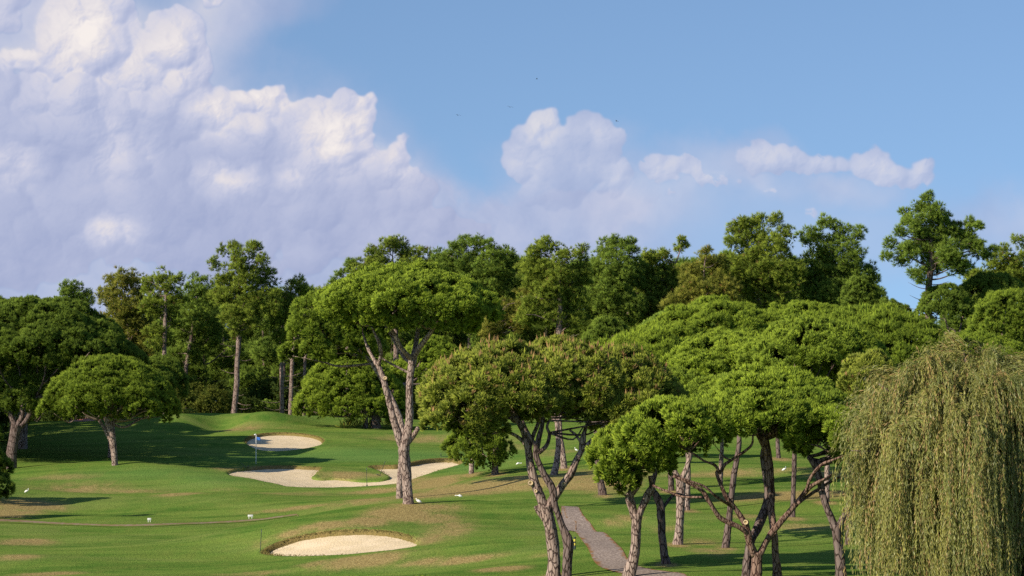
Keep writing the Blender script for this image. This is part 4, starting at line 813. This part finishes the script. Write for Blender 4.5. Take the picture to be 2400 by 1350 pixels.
for k in range(NBU + 130):
    a = rg.uniform(0, 2 * np.pi); u_ = rg.random()
    shell = rg.uniform(.66, 1.03) if k % 4 else rg.uniform(.35, .7)
    if u_ < .42: f = math.sqrt(rg.random()) * .8; zf = .78 + .22 * math.sqrt(1 - f * f) - rg.uniform(0, .06)          # dome
    else: f = rg.uniform(.78, 1.0); zf = rg.uniform(.38, .86)                                       # flank tiers
    if k >= NBU: f = math.sqrt(rg.random()) * .97; shell = rg.uniform(.9, 1.02); zf = .62 + .38 * math.sqrt(1 - f * f)
    lump = 1 + .10 * math.sin(a * 3 + 1) + .06 * math.sin(a * 7) + .05 * math.sin(zf * 19 + a * 2)
    top = np.array([cx + RX * f * shell * lump * math.cos(a), cy + RX * f * shell * lump * math.sin(a) * .9, cz + zr * zf * (.94 + .06 * math.sin(a * 5 + 2) + .03 * math.sin(a * 11))])
    out = unit(np.array([math.cos(a), math.sin(a), 0])); nrm = unit(out + [0, 0, .5])
    ln = rg.uniform(1.6, 4.2) if u_ < .6 else rg.uniform(2.4, 6.0)
    if k >= NBU: ln = rg.uniform(.5, 1.5)
    ln = min(ln, top[2] - cz + .2); clump = np.clip(rg.normal(.5, .3), 0, 1); sway = rg.normal(size=3) * .25; reach = rg.uniform(.25, 1.15)
    kb = out * reach * .8 + np.array([*rg.normal(size=2) * .3, rg.uniform(.1, .55)])
    if k >= NBU: kb = out * rg.uniform(.2, .9) + np.array([*rg.normal(size=2) * .45, rg.uniform(.25, .8)])
    if k % 5 == 0:
        hub = WB + [0, 0, 3.3]; mid = (hub + top) / 2 + [0, 0, .9]
        Wd.tube([hub, mid, top - out * .2], [.12, .07, .025], 6, .05, 5, rg)
    for j in range(int(rg.uniform(22, 44))):
        st = top + rg.normal(size=3) * [.11, .11, .09] - out * rg.uniform(0, .3)
        l = max(.6, ln * rg.uniform(.45, 1.1)); kick = kb * rg.uniform(.35, 1.15) + rg.normal(size=3) * [.13, .13, .08]
        tt = np.linspace(0, 1, 10)[:, None]
        path = st + kick * np.array([1, 1, 0]) * (1 - np.exp(-tt * 4.5)) + np.array([0, 0, 1]) * (kick[2] * np.sin(np.minimum(tt * 5, np.pi)) * .8) + np.array([0, 0, -1.0]) * (l * np.maximum(tt - .10, 0) ** 1.25) + sway * tt ** 2 * .8 + np.array([1, .4, 0]) * .06 * np.sin(tt * 7 + rg.uniform(0, 6))
        path[:, 2] = np.maximum(path[:, 2], cz + .05)
        strand(path, rg, clump=clump + rg.normal() * .12, nrm=unit(nrm + rg.normal(size=3) * .3))
for (hx, hy, ho, ln) in ((1995, 1056, 0, 1.8), (2022, 1030, .2, 3.0), (2040, 1000, .4, 3.0), (2035, 1180, 0, 2.2), (2060, 900, .3, 2.0)):
    top = at(hx, hy, 87 + ho); Wd.tube([WB + [0, 0, 3.2], (WB + [0, 0, 4] + top) / 2, top], [.08, .05, .02], 6, .05, 5, rg)
    for j in range(26):
        l = ln * rg.uniform(.4, 1.1); tt = np.linspace(0, 1, 8)[:, None]
        path = top + rg.normal(size=3) * [.16, .2, .07] + np.array([-.35 * rg.random(), 0, 0]) * (1 - np.exp(-tt * 4)) + np.array([0, 0, -1.0]) * l * tt ** 1.2 + rg.normal(size=3) * .12 * tt
        strand(path, rg, clump=rg.uniform(.2, .8), nrm=np.array([-.6, -.5, .5]))
Wd.build('trunk', BARKD, wr, WB); C.build('crown', L_WILL, wr, WB)

# ---------------------------------------------------------------- houses glimpsed between the trees
def boxv(x0, x1, y0, y1, z0, z1):
    V = np.array([(x, y, z) for x in (x0, x1) for y in (y0, y1) for z in (z0, z1)], float)
    Fc = np.array([(0, 1, 3, 2), (4, 6, 7, 5), (0, 4, 5, 1), (2, 3, 7, 6), (0, 2, 6, 4), (1, 5, 7, 3)]); return V, Fc
def boxes(name, L, mat, parent, bevel=0):
    V, Q, n_ = [], [], 0
    for b in L: v, f = boxv(*b); V.append(v); Q.append(f + n_); n_ += 8
    ob = mesh_obj(name, np.concatenate(V), [np.concatenate(Q)], mat, parent)
    if bevel: bm_ = ob.modifiers.new('bevel', 'BEVEL'); bm_.width = bevel; bm_.segments = 2
    return ob
WALL = flat('white_render', (.78, .74, .66)); TILE = flat('clay_tile', (.46, .17, .09)); GLASSD = flat('dark_window', (.03, .035, .04), .2); WHITE = flat('white_paint', (.82, .82, .78), .4)
def house(label, px, py_eave, d, w_, dep, h_wall, roof_h, x_left=True):
    e = at(px, py_eave, d); root = empty('house', (e[0], d, e[2] - h_wall)); tag(root, label, 'house')
    boxes('wall', [(.5, w_, .5, dep, -1.5, h_wall)], WALL, root)
    boxes('window', [(1.6, 2.6, .46, .52, h_wall - 1.7, h_wall - .6), (4.2, 5.2, .46, .52, h_wall - 1.7, h_wall - .6)], GLASSD, root)
    # hipped roof built of rows of barrel tiles
    V, Q, n_ = [], [], 0
    def add(v, f):
        nonlocal n_
        V.append(np.array(v, float)); Q.append(np.array(f) + n_); n_ += len(v)
    W2, D2 = w_ + .5, dep + .5; z0 = h_wall + .12
    rid = min(W2, D2) / 2
    add([(0, 0, z0), (W2, 0, z0), (W2, D2, z0), (0, D2, z0), (rid, D2 / 2, z0 + roof_h), (max(W2 - rid, rid + .1), D2 / 2, z0 + roof_h)],
        [(0, 1, 5, 4), (2, 3, 4, 5), (1, 2, 5, 5), (3, 0, 4, 4)])
    V = np.concatenate(V); F4 = np.array([(0, 1, 5, 4), (2, 3, 4, 5)]); F3 = np.array([(1, 2, 5), (3, 0, 4)])
    rf = mesh_obj('roof', V, [F3, F4], TILE, root)
    tv, tq, tn = [], [], 0
    for x in np.arange(.12, W2, .24):
        t_ = min(1, x / rid, (W2 - x) / rid); top = np.array([x, D2 / 2 * t_, z0 + roof_h * t_ + .05]); bot = np.array([x, -.06, z0 + .05])
        a = np.linspace(0, np.pi, 6); ring = np.stack([np.cos(a) * .1, 0 * a, np.sin(a) * .09], 1)
        v = np.concatenate([bot + ring, top + ring]); f = np.array([(i, i + 1, i + 7, i + 6) for i in range(5)]); tv.append(v); tq.append(f + tn); tn += 12
    mesh_obj('ridge_tiles', np.concatenate(tv), [np.concatenate(tq)], TILE, rf)
    boxes('eave', [(.1, W2 - .1, .05, .5, h_wall - .28, h_wall + .1), (.05, .5, .5, D2 - .1, h_wall - .28, h_wall + .1)], WALL, root)
    return root
house('low white house with clay tiled hip roof peeking over the left slope', 130, 997, 300, 6.0, 6, 2.6, .6)
house('small white house with clay roof seen through the gap behind the thick pale trunk', 1262, 826, 352, 4.2, 5, 2.6, .7)
hz = at(2153, 742, 330); hr = empty('chimney', hz - [0, 0, 3]); tag(hr, 'white chimney stack glimpsed among the crowns at the right', 'chimney')
boxes('stack', [(-.3, .3, -.3, .3, -3, 3)], WALL, hr); boxes('cap', [(-.36, .36, -.36, .36, 3.0, 3.14)], TILE, hr)

# ---------------------------------------------------------------- golf furniture
METAL = flat('dark_metal', (.03, .045, .035), .4); BLUE = flat('blue_cloth', (.03, .15, .52)); YEL = flat('yellow_paint', (.62, .5, .06)); STICK = flat('white_pole', (.80, .80, .76), .35)
def tubes(name, L, mat, parent, sides=8):
    Wd = Wood()
    for P, R in L: Wd.tube(P, R, sides, 0.0, 3)
    return Wd.build(name, mat, parent, np.zeros(3))
fp = ground(600, 1087); fs = empty('flagstick', fp); tag(fs, 'white flagstick with a small blue flag standing on the green', 'flagstick')
H = (1087 - 1019) * fp[1] / F
tubes('pole', [([(0, 0, -.1), (0, 0, H * .5), (0, 0, H)], [.03, .028, .024])], STICK, fs); tubes('top_cap', [([(-.16, 0, H - .02), (-.05, 0, H + .02), (.0, 0, H + .03)], [.05, .05, .03])], STICK, fs)
gxx, gzz = np.meshgrid(np.linspace(0, .34, 9), np.linspace(0, .30, 7)); fy = .05 * np.sin(gxx * 16 + gzz * 5) * (gxx / .34)
ii = np.arange(63).reshape(7, 9); q = np.stack([ii[:-1, :-1], ii[:-1, 1:], ii[1:, 1:], ii[1:, :-1]], -1).reshape(-1, 4)
fl = mesh_obj('flag', np.stack([gxx + .02, fy, H - .42 + gzz * .8 - gxx * .15], -1).reshape(-1, 3), [q], BLUE, fs, smooth=True)
sm_ = fl.modifiers.new('thick', 'SOLIDIFY'); sm_.thickness = .01
def rod(name, label, cat, base, top, w_, foot=False, head=None):
    b = ground(*base); t_ = at(top[0], top[1], b[1] + (top[2] if len(top) > 2 else 0)) - b; r = empty(name, b); tag(r, label, cat)
    tubes('shaft', [([(0, 0, 0) - t_ * .05, t_ * .5, t_], [w_, w_, w_])], METAL, r, 6)
    if foot: boxes('foot', [(-.06, .06, -.06, .06, -.02, .05)], METAL, r)
    if head:
        u = unit(np.cross(t_, [0, 1, .2])); tubes('head', [([t_ * .02 - u * .28, t_ * .02, t_ * .02 + u * .28], [.03, .035, .03])], METAL, r, 6)
    return r
rod('marker_stake', 'thin dark stake at the left tip of the front bunker', 'stake', (610, 1294), (613, 1240), .016, True)
rod('marker_stake', 'thin dark stake at the front lip of the long double bunker', 'stake', (860, 1138), (859, 1096), .02, True)
rod('bunker_rake', 'dark rake handle leaning above the left tip of the long bunker', 'rake', (578, 1097), (564, 1085, -.3), .02, False, True)
rod('bunker_rake', 'rake tilted over the grass island of the long bunker', 'rake', (890, 1115), (903, 1081, -.3), .02, False, True)
rod('bunker_rake', 'rake lying on the turf above the right arm of the long bunker', 'rake', (1033, 1070), (1062, 1069), .02, False, True)
def sign(px, py, w_, label):
    b = ground(px, py); r = empty('tee_sign', b); tag(r, label, 'sign'); r.rotation_euler = (0, 0, .2)
    boxes('board', [(-w_ / 2, w_ / 2, -.03, .03, .12, .25)], WHITE, r, .01)
    for sx_ in (-1, 1): boxes('leg', [(sx_ * w_ * .28 - .015, sx_ * w_ * .28 + .015, -.015, .015, -.05, .119)], WHITE, r)
sign(587, 1216, .32, 'small white sign board on two legs on the fairway above the path'); sign(350, 1224, .22, 'smaller white sign board nearest the path on the left fairway')
pb = ground(1347, 1288); pr = empty('marker_post', pb); tag(pr, 'short black post with yellow bands beside the path', 'post')
hp = 30 * pb[1] / F
for z0, z1, mt_, nm in ((-.05, .32, METAL, 'base'), (.322, .5, YEL, 'lower_band'), (.502, .62, METAL, 'collar'), (.622, .82, YEL, 'upper_band'), (.822, 1.0, METAL, 'cap')):
    tubes(nm, [([(0, 0, z0 * hp), (0, 0, (z0 + z1) / 2 * hp), (0, 0, z1 * hp)], [.045, .045, .045])], mt_, pr, 10)

# ---------------------------------------------------------------- egrets on the grass, swallows in the sky
FEATHER = flat('white_feathers', (.85, .84, .80)); BEAK = flat('yellow_beak', (.65, .40, .08)); BLACK = flat('black_feathers', (.02, .02, .025))
def egret(px, py, h, face, lean, label):
    b = ground(px, py); r = empty('egret', b); r.scale = (.68, .8, .85); tag(r, label, 'egret', 'white egrets feeding on the grass'); f = face
    Wd = Wood(); hz_ = h * .62
    bx = [(-.22 * f, 0, hz_ * .62), (-.10 * f, 0, hz_ * .8), (.04 * f, 0, hz_), (.14 * f, 0, hz_ * 1.06)]
    Wd.tube(np.array(bx) * [1, 1, 1], [.02, .075, .085, .035], 10, .02, 5)
    hd = np.array([(.30 * f) * lean + .1 * f, 0, h * (1.0 if lean < .8 else .66)])
    Wd.tube([(.10 * f, 0, hz_ * 1.03), ((.10 * f + hd[0]) / 2 + .04 * f, 0, (hz_ + hd[2]) / 2), hd, hd + [.06 * f, 0, -.005]], [.045, .028, .034, .015], 8, 0, 5)
    Wd.build('body', FEATHER, r, np.zeros(3)); tubes('beak', [([hd + [.04 * f, 0, 0], hd + [.09 * f, 0, -.012], hd + [.13 * f, 0, -.025]], [.012, .009, .003])], BEAK, r, 6)
    for y in (-.03, .03): tubes('leg', [([(0, y, -.02), (.015 * f, y, hz_ * .4), (-.01 * f, y, hz_ * .85)], [.008, .008, .012])], METAL, r, 5)
egret(981, 1182, .34, -1, .2, 'white egret standing right beside the foot of the tall forked pine')
egret(1078, 1168, .32, -1, 1.0, 'white egret stooping on the mound crest right of the tall forked pine')
egret(1214, 1092, .38, 1, 1.0, 'white egret bending forward left of the grey trunk pair')
egret(1351, 1062, .50, -1, .2, 'upright white egret on the far slope under the olive crown')
egret(1838, 1108, .46, 1, .1, 'white egret standing upright on the turf among the right hand trunks')
egret(62, 1159, .46, 1, .25, 'white egret on the left fairway near the young pines')
for k, (px, py, d, sz, lab) in enumerate([(1195,251,260,.30,'small dark bird high above the centre of the ridge'),(1073,270,280,.28,'small dark bird left of and below the highest one'),(1445,284,270,.28,'small dark bird right of the central cloud tower'),(1258,185,300,.22,'faintest tiny bird, highest in the sky')]):
    c = at(px, py, d); r = empty('bird', c); tag(r, lab, 'bird', 'birds flying over the course'); r.rotation_euler = (0, .2, .5 * k)
    tubes('body', [([(0, -.09, 0), (0, 0, .0), (0, .09, .0)], [.008, .03, .006])], BLACK, r, 7)
    for sgn in (-1, 1):
        v = np.array([(0, .03, 0), (sgn * sz * .5, .02, .07), (sgn * sz, -.08, .03), (sgn * sz * .45, -.05, .06), (0, -.04, 0)]); v2 = v + [0, 0, -.012]
        V = np.concatenate([v, v2]); mesh_obj('wing', V, [np.array([(0, 1, 3, 4), (9, 8, 6, 5), (0, 5, 6, 1), (1, 6, 7, 2), (2, 7, 8, 3), (3, 8, 9, 4)]), np.array([(1, 2, 3), (8, 7, 6)])], BLACK, r)
# spiky plants at the foot of the far trunks, low twigs at the bottom edge
def spiky(px, py, h, n_, mat, label, seed, grp_=None, d=None, wd=.05):
    rg = np.random.default_rng(seed); b = place(px, py, d); r = empty('spiky_plant', b); tag(r, label, 'plant', grp_)
    C = Crown(); P = b + rg.normal(size=(n_, 3)) * [.22, .22, 0]; N = unit(rg.normal(size=(n_, 3)) * .45 + [0, 0, 1])
    C.add(P, N, 1, h, wd, .1, rg, rg.random(n_), N, True); C.build('leaves', mat, r, b)
for k, px in enumerate((806, 818, 829, 840, 868, 905, 917)):
    spiky(px, 1003, 1.1 + .3 * (k % 3), 34, L_YEL, 'pale spiky leaved plant at the foot of the far trunks behind the green', 400 + k, 'spiky plants behind the green', wd=.07)
spiky(992, 1360, .26, 60, L_DARK, 'low twiggy shrub top at the bottom edge below the front bunker', 410)

# ragged turf fringe along the bunker lips
rg = np.random.default_rng(21); C = Crown()
for Q, dep in bunk:
    E_ = np.roll(Q, -1, 0) - Q; Ls = np.linalg.norm(E_, axis=1); m = int(Ls.sum() * 60); i = rg.choice(len(Q), m, p=Ls / Ls.sum())
    p = Q[i] + E_[i] * rg.random((m, 1)) + rg.normal(size=(m, 2)) * .10
    p = p[(p[:, 1] - Q[:, 1].min()) / np.ptp(Q[:, 1]) + .25 * rg.normal(size=len(p)) - .25 * (p[:, 0] - Q[:, 0].mean()) / np.ptp(Q[:, 0]) > .66]; m = len(p)
    P3 = np.concatenate([p, (hgt(p[:, 0], p[:, 1]) + .01)[:, None]], 1); C.add(P3, unit(rg.normal(size=(m, 3)) * [.6, .6, .15] + [0, 0, .8]), 3, .085, .025, .4, rg, rg.random(m), np.tile([0, 0, 1.0], (m, 1)), True)
L_FR = leaf_mat('dry_turf', (.13, .14, .03), (.24, .17, .07), (.30, .24, .09))
fr_ = C.build('rough_grass', L_FR, None, np.zeros(3)); tag(fr_, kind='stuff')
for k, (bx, bd, bs) in enumerate(((-60, 262, 1.2), (-150, 268, 1.4), (-260, 262, 1.5), (-350, 256, 1.4), (-90, 286, 1.3), (-200, 290, 1.6), (-460, 262, 1.6), (-20, 272, 1.0), (-300, 280, 1.6), (-560, 258, 1.6))):  # bushes added beyond the left edge to block the low sun
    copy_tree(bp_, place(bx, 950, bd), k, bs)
